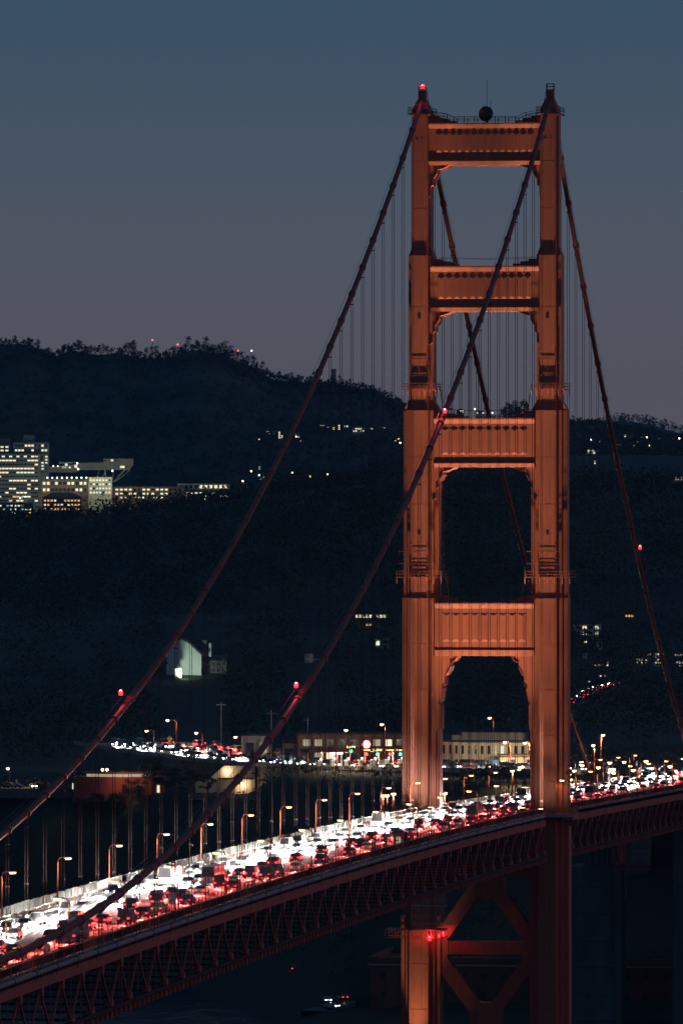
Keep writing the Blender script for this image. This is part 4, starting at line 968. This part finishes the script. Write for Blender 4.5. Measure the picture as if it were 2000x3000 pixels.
# upper street with a queue of car lights, right of the tower
UP1 = [hit(x, y, .3, 1900) for x, y in ((1655, 2068), (1690, 2050), (1720, 2032), (1760, 2018), (1800, 2008))]
struct(ribbon(spline([tuple(p) for p in UP1], 4), -4, 4, .35, 1.5).build('upper_street', M['asphalt']))
q = spline([tuple(p) for p in UP1], 5)
for i, p in enumerate(q):
    side_ = i % 2; tn = (q[min(i+1, len(q)-1)]-q[max(0, i-1)]); a_ = math.atan2(tn.y, tn.x)-math.pi/2
    car(rng.choice(['saloon', 'hatchback']), rng.choice(['white', 'grey', 'silver']), p+Vector((1.6 if side_ else -1.6, 0, .36)), (0.15 if not side_ else math.pi+.15), f'{nth(i+1)} car from the tower on the sloping street among the trees at right', 'cars on the upper street')

# ------------------------------------------------------------------ toll plaza
BASE = Vector((-117, 561, 62.0)); ROW = Vector((.86, .51, 0))
RZ = math.atan2(ROW.y, ROW.x)
for i in range(7):
    p = BASE+ROW*(4.3*i)
    t = thing('toll_booth', f'{nth(i+1)} small pale toll booth from the left of the plaza row', 'booth', p, FACE, 'toll booths')
    MB().box(-.7, .7, -1.2, 1.2, 0, 1.0).build('base', M['concrete'], t); MB().box(-.62, .62, -1.1, 1.1, 1.0, 2.3).build('glazing', M['win_d'], t); MB().box(-.8, .8, -1.4, 1.4, 2.3, 2.6).build('roof', M['white'], t)
    MB().box(-.6, .6, -3.2, -1.5, 0, .9).build('bumper', M['yellow'], t)
    MB().tube([(.55, -1.8, 0), (.55, -1.8, 2.9)], .07, 6).build('post', M['grey'], t); MB().lathe([(.1, 2.8), (.32, 2.95), (.32, 3.25), (.1, 3.4)], 8).build('globe', M['whitelamp'], t, (.55, -1.8, 0))
t = thing('toll_canopy', 'long orange brown canopy over the toll booths', 'canopy', BASE+ROW*13+Vector((0, 0, 0)), RZ)
MB().box(-17.5, 17.5, -2.5, 3.5, 5.0, 5.9).build('roof', M['steel'], t)
for i in range(8): pbox('column', 'steel', t, -16+4.5*i-.15, -16+4.5*i+.15, 1.2, 1.5, 0, 5.0)
for i in range(4):
    o = obj('ceiling_lamp', ubox('win_w'), t, (-12+8*i, 0, 4.86), scale=(1.6, .5, .12))
    light('POINT', 2200, (1, .80, .55), (-12+8*i, -.5, 4.4), None, t, size=.3)
SG = [(1028, 2189, 'SLOW', 'green'), (1073, 2198, 'CLOSED', 'redl'), (1105.5, 2198, 'SLOW', 'green'), (1141.5, 2198, 'CLOSED', 'redl'), (1172, 2198, 'CLOSED', 'green'), (1248, 2188, 'SLOW', 'green'), (1274, 2190, 'CLOSED', 'green')]
for i, (px, py, s, lc_) in enumerate(SG):
    p = atY(px, py, 555+i*2)
    t = thing('lane_sign', f'amber lit lane sign reading {s} over a {"green" if lc_ == "green" else "red"} lamp, {nth(i+1)} of the toll row', 'sign', p, FACE, 'toll lane signs')
    MB().box(-1.25, 1.25, .06, .4, -.5, .55).build('panel', M['dark'], t); lettering(s, .92 if len(s) < 5 else .62, 'led', t, (0, .03, .02))
    MB().lathe([(.42, 0), (.42, .12)], 12).build('lane_lamp', M[lc_], t, (0.0, .05, -1.15)).rotation_euler = (R_(90), 0, 0)
    MB().box(-.5, .5, .06, .35, -1.65, -.62).build('lamp_box', M['dark'], t); MB().box(-.1, .1, .2, .4, -5, -.5).build('hanger', M['dark'], t)
t = thing('plaza_clock', 'round white clock with a red neon ring above the toll signs', 'clock', atY(1073, 2181, 590), FACE)
d_ = MB().lathe([(.95, 0), (.95, .1)], 24).build('face', M['clock'], t); d_.rotation_euler = (R_(90), 0, 0)
rg = MB().tube([(1.12*math.cos(a*math.pi/12), 0, 1.12*math.sin(a*math.pi/12)) for a in range(25)], .10, 6).build('neon_ring', M['neon'], t)
for a in range(12): MB().box(-.03, .03, -.14, -.11, .62, .85).build('hour_mark', M['dark'], t).rotation_euler = (0, a*math.pi/6, 0)
for ln_, an in ((.7, 2.6), (.5, 5.9)): MB().box(-.04, .04, -.16, -.12, -.1, ln_).build('hand', M['dark'], t).rotation_euler = (0, an, 0)
MB().box(-.15, .15, .1, .4, -8, -1).build('post', M['dark'], t)
# administration building with a bowed front
t = thing('plaza_building', 'long cream two storey plaza building with a bowed front and tall dark windows', 'building', (-70, 607, 61), 0, None)
def bow(x): return -5.5*(1-(x/17)**2)
X = [-17+34*i/17 for i in range(18)]
MB().prism([(x, bow(x)) for x in X]+[(17, 9), (-17, 9)], -2, 7.6, 'z').build('wall', M['cream'], t)
MB().prism([(x*1.02, bow(x)-.5) for x in X]+[(17.4, 9.5), (-17.4, 9.5)], 7.6, 8.1, 'z').build('roof', M['roof'], t)
pbox('roof_unit', 'greywall', t, -11, 8, 2, 8, 8.1, 10.4); pbox('roof_unit', 'greywall', t, -14, -11.2, 2, 6, 8.1, 9.6)
for i in range(17):
    x = (X[i]+X[i+1])/2; y = bow(x); a_ = math.atan2(bow(X[i+1])-bow(X[i]), 2)
    if i in (14, 15): 
        o = obj('window', ubox('glass'), t, (x, y-.02, 3.9), rz=a_, scale=(1.8, .12, 2.4)); continue
    mt = {8: 'win_d', 9: 'win_c', 2: 'glass'}.get(i, 'glass')
    obj('window', ubox(mt), t, (x, y-.02, 4.2), rz=a_, scale=(.8, .12, 2.5))
    if i % 2 == 0: obj('window', ubox('cyan' if i in (6, 8) else 'glass'), t, (x, y-.02, 1.2), rz=a_, scale=(1.0 if i not in (6, 8) else 1.9, .12, 1.3))
t = thing('plaza_annex', 'low cream annex with a flat brown roof right of the plaza building', 'building', (-60, 588, 61), FACE)
MB().box(-7, 9, 0, 8, -2, 4.2).build('wall', M['cream'], t); MB().box(-7.6, 9.8, -1.2, 8.4, 4.2, 4.6).build('roof', M['brownwall'], t)
for x in (-4, 1, 6): pbox('window', 'glass', t, x, x+1.6, -.06, .1, 1.2, 3.2)
t = thing('plaza_annex', 'small white annex left of the plaza building', 'building', (-90, 596, 61), FACE)
MB().box(-4.5, 4.5, 0, 6, -2, 6.2).build('wall', M['white'], t); MB().box(-5, 5, -.6, 6.4, 6.2, 6.5).build('roof', M['roof'], t); pbox('door', 'glass', t, -1, .4, -.06, .1, 0, 2.4)
building('row_house', 'orange brown row of plaza offices behind the toll signs', Vector((-118, 640, 60)), 34, 10, 9.5, 'brownwall', None, 2, 9, .15, ('win_d', 'win_w'), cat='building')
building('gabled_shop', 'small orange lit gabled building left of the toll signs', Vector((-137, 650, 60)), 9, 8, 6.5, 'cream', 'gable', 1, 2, .3, ('win_d',), cat='building', rise=2.4)
building('kiosk', 'pale box building with a stair at the left end of the plaza', Vector((-152, 668, 60)), 9, 8, 8, 'cream', None, 1, 2, .2, ('win_d',), cat='building')
t = thing('fuel_canopy', 'bright white lit canopy beside the plaza road', 'canopy', atY(985, 2250, 575), FACE)
MB().box(-1.9, 1.9, -1, 3, 4.1, 4.6).build('roof', M['whitelamp'], t); [pbox('column', 'white', t, x-.12, x+.12, -.1, .1, -1, 4.1) for x in (-1.6, -.6, .4, 1.5)]
light('SPOT', 900, (.9, 1, .95), (0, 0, 4), (0, 0, 0), t, 150, .5, .3)
# tall plaza lamps
def tall_lamp(px, py, Y, h, label, en, arm=1.6, mt='sodium2', zr=None):
    p = atY(px, py, Y); h = h or max(3, p.z-ground(p.x, p.y))
    t = thing('plaza_lamp', label, 'street lamp', (p.x+arm, p.y, p.z-h), 0, 'tall lamps around the plaza')
    MB().tube([(0, 0, -2), (0, 0, h-.6), (-.15*arm, 0, h-.15), (-.5*arm, 0, h+.1), (-.85*arm, 0, h+.12)], [.16, .12, .1, .08, .07], 8).build('pole', M['steel'], t, smooth=True)
    MB().box(-arm-.45, -arm+.45, -.22, .22, h, h+.22).build('lamp_head', M['dark'], t); MB().lathe([(.2, -.55), (.5, -.3), (.55, 0)], 10).build('lens', M[mt], t, (-arm, 0, h))
    if en > 1e4: light('POINT', en*.55, (1, .74, .44), (-arm, .2, h-.9), None, t, size=.4)
    elif en: light('SPOT', en*1.3, (1, .64, .32), (-arm, -.3, h-.7), (-arm, -1.5, 0), t, 150, .6, .3)
TL = [(1302, 2322, 60, 8, 'very bright lamp in front of the left tower leg base', 2500, .01), (1478, 2173, 572, 9, 'bright starry lamp before the plaza building, left of two', 2.2e4, 1.5), (1536, 2175, 570, 9, 'bright starry lamp before the plaza building, right of two', 2.2e4, 1.5), (1736, 2182, 560, 10, 'bright lamp standing right of the tower over the plaza', 9000, .4), (1765, 2152, 590, 10, 'second bright lamp right of the tower over the plaza', 7000, -.6),
      (491, 2109, 760, 13, 'tall curved lamp above the upper left road', 1.2e4, 2.9), (430, 2140, 780, 9, 'left lamp of the pair on the upper road', 1500, 2.4), (575, 2146, 730, 8, 'thin lamp on the upper left road beyond the warning sign', 1500, 2), (690, 2158, 715, 7, 'small lamp in the middle of the upper left road', 1200, 2), (852, 2171, 660, 8, 'warm lamp behind the plaza trees', 3000, 1.8), (1013, 2138, 610, 9, 'lamp over the toll booths at their left', 4000, -1.8), (1118, 2121, 620, 10, 'lamp over the toll signs', 4000, 1), (1433, 2102, 640, 10, 'single tall lamp above the plaza building roof', 1500, 1.2), (1500, 2257, 500, 7, 'lower left lamp of the pair near the right tower leg', 2500, .1), (1122, 2329, 70, 8, 'left lamp of the cluster by the left tower leg', 1500, .02), (1133, 2329, 78, 8, 'second lamp of the cluster by the left tower leg', 1500, .02), (1152, 2324, 95, 9, 'third lamp of the cluster by the left tower leg', 1500, .02)]
AL = [(1751, 2247), (1785, 2233), (1795, 2262), (1827, 2231), (1853, 2255), (1891, 2229), (1907, 2249), (1961, 2244), (1670, 2282), (1681, 2257), (1704, 2241), (1492, 2278), (1541, 2304), (1378, 2320), (1364, 2277)]
for i, (px, py) in enumerate(AL): TL.append((px, py, (330+(i % 5)*22) if px > 1740 else 505+(i % 4)*12, 7 if px > 1740 else 0, f'{nth(i+1)} amber lamp of the cluster over the approach road '+('right of the tower' if px > 1600 else 'seen through the tower portal'), 1500, (1.4, -1.4)[i % 2]))
for px, py, Y, h, lb, en, arm in TL: tall_lamp(px, py, Y, h, lb, en, arm)
for k, (px, py) in enumerate(((795, 2100), (648, 2075), (902, 2120))):
    p = atY(px, py, 790); t = thing('utility_pole', ['tall grey utility pole with a cross arm left of the toll signs', 'thin utility pole on the dark slope behind the road', 'shorter plain utility pole beside the tall one'][k], 'pole', (p.x, p.y, p.z-12), group='utility poles')
    MB().tube([(0, 0, -3), (0, 0, 14)], .2, 6).build('pole', M['grey'], t); MB().box(-1.6, 1.6, -.1, .1, 13.0, 13.25).build('cross_arm', M['grey'], t)
p = atY(497, 2164, 745); t = thing('warning_sign', 'yellow diamond road sign beside the tall curved lamp', 'sign', p, FACE)
o = MB().box(-.75, .75, -.03, .03, -.75, .75).build('plate', M['yellow'], t); o.rotation_euler = (0, R_(45), 0); MB().tube([(0, .1, -4), (0, .1, 0)], .06, 6).build('post', M['grey'], t)
p = atY(837, 2197, 650); t = thing('warning_sign', 'small yellow diamond sign left of the toll signs', 'sign', p, FACE)
o = MB().box(-.5, .5, -.03, .03, -.5, .5).build('plate', M['yellow'], t); o.rotation_euler = (0, R_(45), 0); MB().tube([(0, .1, -3), (0, .1, 0)], .06, 6).build('post', M['grey'], t)
# red welcome pavilion
P0 = atY(355, 2300, 632); t = thing('welcome_pavilion', 'low red orange curved pavilion with a clerestory strip and WELCOME lettering', 'building', P0, FACE)
kk = (P0-CAM).dot(FW)/FPX
XS = [-140+270*i/14 for i in range(15)]
def pv(x): return -8*(1-(x*kk/16)**2)*.5
MB().prism([(x*kk, pv(x)) for x in XS]+[(130*kk, 7), (-140*kk, 7)], -5, 2.6, 'z').build('wall', M['redwall'], t)
MB().prism([(x*kk*.72, pv(x)+.6) for x in XS]+[(94*kk, 6), (-100*kk, 6)], 2.6, 3.5, 'z').build('clerestory', M['win_d'], t)
MB().prism([(x*kk*.78, pv(x)+.1) for x in XS]+[(102*kk, 6.6), (-110*kk, 6.6)], 3.5, 4.0, 'z').build('roof', M['redwall'], t)
for s, z, sz in (('WELCOME', .0, .75), ('PAVILION', -.75, .55)): lettering(s, sz, 'white', t, (55*kk, pv(55)-.12, z), .02)
pbox('doorway', 'win_c', t, 106*kk, 114*kk, pv(110)-.3, pv(110)+.5, -2.2, 0); pbox('window', 'win_c', t, -152*kk+1, -149*kk+1, pv(-140)-.1, pv(-140)+.3, -1.2, .6)
for px in (301, 314):
    q_ = atY(px, 2258, 640); tt = thing('roof_lamp', ('left' if px < 310 else 'right')+' of two small lamps over the red pavilion roof', 'lamp', (q_.x, q_.y, q_.z-2)); MB().tube([(0, 0, -3), (0, 0, 2)], .06, 6).build('post', M['dark'], tt); MB().lathe([(.15, 1.9), (.4, 2.1), (.4, 2.5), (.1, 2.7)], 8).build('globe', M['sodium2'], tt)
light('SPOT', 1300, (1, .72, .5), (1, -12, 5), (3, -3, 0), t, 120, .8, .5); MB().tube([(1, -12, -6), (1, -12, 5)], .08, 6).build('lamp_post', M['dark'], t)
# concrete underpass with lamps
P1 = atY(660, 2308, 622); t = thing('underpass', 'lit cream concrete underpass and ramp under the plaza road', 'underpass', P1, FACE)
MB().prism([(-9, -2), (9, -2), (9, 6.6), (-.4, 6.6), (-5, 2.6), (-9, 1.6)], 0, 4, 'y').build('wall', M['cream'], t); MB().box(-11, 5, -7, -1, -3.4, -2).build('ramp', M['cream'], t); MB().box(-10.5, 3, -7.4, -7.1, -2.9, -1.2).build('parapet', M['brownwall'], t)
MB().box(-2, 8.6, -1.4, 0, 2.6, 3.1).build('canopy', M['brownwall'], t); pbox('doorway', 'win_o', t, 3.2, 4.6, -.1, .2, -2, .6)
for x, z in ((.7, 4.9), (5.4, .9)):
    MB().lathe([(.1, 0), (.3, .15), (.3, .6), (.1, .75)], 8).build('wall_lamp', M['sodium2'], t, (x, -.4, z)); light('POINT', 420, (1, .70, .40), (x, -1.3, z), None, t, size=.2)
P2 = atY(870, 2288, 560); t = thing('lit_stair', 'small lit stair and landing below the plaza road', 'stairs', P2, FACE)
for i in range(10): pbox('step', 'brownwall', t, -3+i*.55, -2.4+i*.55, -1, 1, -1.5+i*.22, -1.2+i*.22)
MB().box(-3.4, 3.4, -1.4, 1.4, -2.2, -1.6).build('landing', M['cream'], t); MB().bar((-3, -1, -.2), (2.4, -1, 2.0), .08).build('handrail', M['ladder'], t)
MB().lathe([(.1, 0), (.3, .15), (.3, .6), (.1, .75)], 8).build('wall_lamp', M['sodium2'], t, (3.2, -.4, .3)); light('POINT', 500, (1, .74, .45), (3.0, -1.3, .6), None, t, size=.2)
# parking lot at left with parked cars
PK = [(8, 2295), (30, 2297), (52, 2293), (98, 2298), (120, 2293), (145, 2297), (176, 2300)]
pk0 = atY(70, 2306, 640); t0 = MB(); t0.box(-16, 16, -8, 8, -3, -.1); struct(obj('parking_lot', t0.mesh('parking_lot', M['asphalt']), None, pk0, FACE))
for i, (px, py) in enumerate(PK):
    q_ = atY(px, py+8, 636); car(['saloon', 'sport utility car', 'hatchback'][i % 3], ['black', 'grey', 'blue', 'white', 'red', 'silver', 'black'][i], (q_.x, q_.y, pk0.z-.09), .35 if i == 3 else 1.2, ['black saloon at the left edge of the car park', 'grey car second from the left in the car park', 'blue hatchback in the car park', 'white car facing us with bright headlights in the car park', 'dark red car behind the one with headlights', 'silver hatchback right of the lit car in the car park', 'black car at the right end of the car park'][i], 'parked cars', lit=(i == 3))
light('SPOT', 3000, (1, .7, .4), (pk0.x-4, pk0.y-3, pk0.z+8), (pk0.x, pk0.y, pk0.z), None, 130, .6, .4, 'car_park_lamp')
tall_lamp(24, 2250, 637, 8, 'thin lamp pole standing in the left car park', 0, .5)
# shore road cars
sh = [hit(x, y, .2, 1900) for x, y in ((930, 2966), (965, 2955), (1000, 2948), (1040, 2935))]
struct(ribbon(spline([tuple(p) for p in sh], 4), -5, 5, .3, 1.5).build('shore_road', M['asphalt']))
for i, (px, py, a_) in enumerate(((958, 2940, .3), (972, 2958, .9), (1008, 2932, 3.4), (1014, 2954, 3.6), (862, 2848, 3.3))):
    p = hit(px, py, .2, 1900); car('saloon', ['white', 'silver', 'red', 'grey', 'black'][i], p+Vector((0, 0, .45)), a_, ['white car with headlights at the water edge', 'silver car with headlights on the shore road', 'red car with tail lights on the shore road', 'grey car with tail lights by the shore', 'black car with a red tail light on the bluff path'][i], 'cars on the shore road')
for px, py, nm in ((1944, 2640, 'upper'), (1946, 2658, 'middle'), (1945, 2672, 'lowest')): 
    q_ = atY(px, py, 470); tt = thing('pole_lamp', f'{nm} amber lamp dot at the lower right between the pylons', 'lamp', (q_.x, q_.y, q_.z-6), group='amber lamps at lower right'); MB().tube([(0, 0, -6), (0, 0, 6)], .08, 6).build('pole', M['dark'], tt); MB().lathe([(.1, 5.7), (.3, 6), (.3, 6.4), (.1, 6.6)], 8).build('globe', emat_cache('amber_dot', (1, .45, .1), 3), tt)
# hill beacons and dots
for px, py, mt, lb, dep in [(447, 998, 'redl', 'red mast light rising above the left ridge trees', 7700), (521, 1011, 'redl', 'red light among the left ridge trees', 7690), (737, 1029, 'whitelamp', 'white light just above the ridge slope', 7700), (697, 1029, 'redl', 'small faint red light on the ridge slope', 7700), (759, 1394, 'whitelamp', 'white lamp on the lower hillside left of the cable', 6850), (736, 1382, 'sodium2', 'warm lamp on the lower hillside left of the cable', 6840), (711, 1411, 'sodium2', 'warm lamp near the hospital right end', 6830), (856, 1387, 'sodium2', 'warm lamp right of the left cable on the hillside', 6850), (939, 1400, 'whitelamp', 'white lamp in the lower house row', 6860), (960, 1392, 'sodium2', 'warm lamp at the top of the lower house row', 6870), (907, 1398, 'sodium2', 'warm lamp left in the lower house row', 6860), (992, 1409, 'sodium2', 'warm lamp right in the lower house row', 6860), (868, 1281, 'whitelamp', 'white lamp in the upper house row', 7200), (1172, 1299, 'sodium2', 'warm lamp beside the left tower edge on the hill', 7150), (1893, 1283, 'sodium2', 'warm lamp on the right hill', 7200), (1988, 1286, 'sodium2', 'warm lamp at the right edge of the hill', 7200), (1731, 1290, 'whitelamp', 'cool white lamp on the right hill', 7200), (1662, 1358, 'whitelamp', 'bright white lamp beside the right tower edge', 7000), (1902, 1307, 'sodium2', 'small warm lamp below the right hill houses', 7100), (1837, 1311, 'win_o', 'orange lamp in the right hill houses', 7100), (1907, 1514, 'whitelamp', 'single white light on the dark right slope', 3700), (1667, 1782, 'sodium2', 'warm light right of the tower on the dark slope', 3300), (433, 1839, 'sodium2', 'tiny warm light on the dark slope at left', 3400), (910, 1811, 'whitelamp', 'tiny white light on the dark slope above the pale houses', 3400), (1441, 1211, 'whitelamp', 'cool lamp on the ridge between the tower legs', 7500), (1390, 1200, 'sodium2', 'tiny warm light on the ridge between the tower legs', 7560)]:
    lamp_dot(px, py, mt, lb, .95*dep/7000 if dep > 5000 else .34, 9 if dep > 5000 else 5, dep)
t = thing('water_tank', 'small dark square tank tower on the ridge line', 'tower', at_d(977, 1118, 7690), FACE); MB().box(-2.6, 2.6, 0, 5, -4, 13).build('tank', M['greywall'], t); MB().box(-3, 3, -.4, 5.4, 13, 13.5).build('cap', M['roof'], t)
p = at_d(447, 1040, 7705); t = thing('radio_mast', 'thin mast carrying a red light on the left ridge', 'mast', p); MB().tube([(0, 0, -10), (0, 0, 15)], .3, 5).build('mast', M['dark'], t)
# ------------------------------------------------------------------ trees
tr = random.Random(5)
def leaves(m, c, r, n, s, flat=.75):
    for _ in range(n):
        while True:
            d = Vector((tr.uniform(-1, 1), tr.uniform(-1, 1), tr.uniform(-1, 1)))
            if d.length <= 1: break
        d = d.normalized()*d.length**.45
        p = Vector(c)+Vector((d.x*r, d.y*r, d.z*r*flat)); a = Vector((tr.uniform(-1, 1), tr.uniform(-1, 1), tr.uniform(-.6, .6))).normalized(); b = a.cross(Vector((tr.uniform(-1, 1), tr.uniform(-1, 1), tr.uniform(-1, 1)))).normalized()
        k = s*tr.uniform(.6, 1.4); o = len(m.v); m.v += [tuple(p-a*k*.5), tuple(p+b*k*.35), tuple(p+a*k*.5), tuple(p-b*k*.35)]; m.f.append([o, o+1, o+2, o+3])
def euc(h, seed, n=44, s=2.0):
    tr.seed(seed); tk = MB(); cr_ = MB(); lean = tr.uniform(-1.2, 1.2)
    top = (lean, 0, h*.82); tk.tube([(0, 0, -3), (lean*.3, 0, h*.4), top], [.55, .4, .15], 6)
    for k in range(tr.randint(5, 8)):
        a = tr.uniform(0, 6.3); rr = tr.uniform(1.0, h*.24); zz = h*tr.uniform(.5, .98); p = (lean*zz/h+rr*math.cos(a), rr*math.sin(a), zz)
        tk.tube([(lean*.3, 0, h*.4), (p[0]*.6, p[1]*.6, zz*.85), p], [.25, .15, .05], 4); leaves(cr_, p, h*tr.uniform(.09, .16), n, s)
    leaves(cr_, (lean, 0, h*.55), h*.24, n*2, s*1.2, 1.3)
    return tk.mesh('trunk', M['bark']), cr_.mesh('crown', M['leaf'])
TV = [euc(h, i+1) for i, h in enumerate((26, 30, 22, 28, 34, 24))]
def plant(v, p, sc, rz, label, group, cat='tree', name='tree'):
    t = thing(name, label, cat, p, rz, group); t.scale = (sc, sc, sc)
    obj('trunk', v[0], t); obj('crown', v[1], t); return t
n = 0
SKY_T = []
px = -25
while px < 1190: SKY_T.append(px); px += tr.uniform(5, 13)
px = 1245
while px < 1575: SKY_T.append(px); px += tr.uniform(10, 17)
px = 1650
while px < 1785: SKY_T.append(px); px += tr.uniform(13, 22)
wc = {}
for px in SKY_T:
    py = interp(px, RIDGE_A); p = at_d(px, py, 7690+tr.uniform(-40, 30)); z = ground(p.x, p.y)
    big = .95 if 1470 < px < 1540 else (.46 if px < 800 else (.34 if px < 1200 else (.36 if px < 1600 else .24)))
    n += 1
    where = 'along the left ridge skyline' if px < 1200 else ('on the ridge between the tower legs' if px < 1600 else 'on the right hill skyline')
    wc[where] = wc.get(where, 0)+1
    plant(TV[tr.randrange(6)], (p.x, p.y, min(z, p.z)-1.5), big*tr.uniform(.7, 1.12), tr.uniform(0, 6.3), f'{nth(wc[where])} dark eucalyptus silhouette from the left '+where, 'ridge skyline trees '+where)
# far blue wood, and the dark woods below the skylines (one mass each)
def wood(name, label, d0, d1, count, r, s, nl, pxr=(-250, 2250), cond=None, hgt=8, mat='leaf'):
    m = MB()
    for _ in range(count):
        d = d0+(d1-d0)*tr.random(); px = tr.uniform(*pxr); q_ = CAM+(FW+RT*((px-1000)/FPX))*d; z = ground(q_.x, q_.y)
        if cond and not cond(q_.x, q_.y, px, d): continue
        leaves(m, (q_.x, q_.y, z+hgt*tr.uniform(.25, .8)), r*tr.uniform(.7, 1.3), nl, s, .9)
    return tag(m.build(name, M[mat]), label, 'wood', kind='stuff')
wood('ridge_wood', 'dark tree mass right under the skyline of the far hill', 7600, 7700, 1100, 4.5, 2.6, 16, hgt=3)
wood('far_wood', 'dark wooded slope of the left hill below the skyline', 6750, 7690, 2600, 7, 4.0, 14, hgt=4)
wood('presidio_wood', 'black wooded ridge in the middle distance behind the tower', 3150, 3950, 2600, 6.0, 1.35, 34, hgt=10)
wood('blue_wood', 'far blue wooded hill at the right edge', 11900, 12600, 900, 5.5, 3.2, 12, (1500, 2200), hgt=3)
def clear(x, y, px, d):
    if min(abs((Vector((x, y))-Vector((p[0], p[1]))).length) for p in SP[::2]) < 26: return False
    a = interp(x, SHORE); return y > a+25 and ground(x, y) > 12 and not (-96 < x < -48 and 575 < y < 625) and not (-190 < x < -140 and 600 < y < 640 and y > interp(x, BTOP)-6)
wood('bluff_scrub', 'dark scrub covering the bluff between shore and plaza', 1900, 2260, 1500, 2.6, .9, 18, (-100, 2100), clear, 2.0, 'leafy')
wood('plaza_wood', 'dark trees rising behind the plaza road', 2330, 3100, 1500, 5, 1.15, 32, (-200, 2200), lambda x, y, px, d: clear(x, y, px, d) and d > 2330 and not (350 < px < 1000 and d < 2420) and not (465 < px < 665 and d < 3050) and not (880 < px < 970 and d < 3050), 13)
def cypress(h, seed):
    tr.seed(seed); tk = MB(); c = MB(); tk.tube([(0, 0, -2), (.3, 0, h*.35), (-.2, .2, h*.75)], [.45, .32, .12], 7)
    for k in range(15):
        a = tr.uniform(0, 6.3); z = h*tr.uniform(.38, .98); rr = h*tr.uniform(.08, .42)*(1.15-.55*z/h); p = (rr*math.cos(a), rr*math.sin(a), z)
        tk.tube([(.1, 0, z*.72), (p[0]*.6, p[1]*.6, z*.93), p], [.14, .09, .03], 5); leaves(c, p, h*tr.uniform(.09, .15), 130, .42, .5)
    return tk.mesh('trunk', M['bark']), c.mesh('crown', M['leafy'])
CV = [cypress(10, 21), cypress(12, 22), cypress(9, 23)]
for i, (px, py, Y, sc, lb) in enumerate([(447, 2290, 626, 1.25, 'spreading cypress silhouetted against the road lights left of the pavilion door'), (385, 2300, 627, .62, 'small dark tree in front of the red pavilion'), (290, 2318, 626, .8, 'round dark bush tree before the left of the pavilion'), (330, 2322, 625, .75, 'low dark tree beside the round bush'), (560, 2300, 622, .95, 'dark tree left of the lit underpass'), (610, 2290, 614, .8, 'wide dark tree top above the lit ramp'), (500, 2310, 624, .9, 'dark tree right of the pavilion'), (215, 2330, 632, .7, 'dark tree below the left car park'), (120, 2335, 634, .7, 'dark tree at the far left bluff'), (240, 2320, 625, .75, 'low dark bush before the left end of the red pavilion'), (262, 2320, 624, .7, 'second low bush before the red pavilion'), (310, 2320, 624, .72, 'low bush in front of the pavilion middle'), (355, 2320, 624, .7, 'low bush left of the welcome lettering'), (410, 2320, 624, .68, 'low bush below the welcome lettering'), (1475, 2330, 520, .45, 'dim green bush seen through the portal, left'), (1420, 2325, 522, .45, 'dim green bush seen through the portal, centre')]):
    p = atY(px, py, Y); z = ground(p.x, p.y); plant(CV[i % 3], (p.x, p.y, z-.3), sc, i*1.7, lb, 'trees near the plaza')

HAZE = MB().box(-3200, 2600, -1700, 15500, -6, 420).mesh('haze', None)
hm = bpy.data.materials.new('haze_air'); hm.use_nodes = True; tn = hm.node_tree; tn.nodes.clear()
ov = tn.nodes.new('ShaderNodeOutputMaterial'); pvn = tn.nodes.new('ShaderNodeVolumePrincipled'); pvn.inputs['Color'].default_value = (.22, .62, 1.0, 1); pvn.inputs['Density'].default_value = 1.9e-5; pvn.inputs['Anisotropy'].default_value = 0
tn.links.new(pvn.outputs[0], ov.inputs['Volume']); HAZE.materials.append(hm)
tag(obj('haze', HAZE), 'thin blue evening haze over the whole bay', 'haze', kind='stuff')
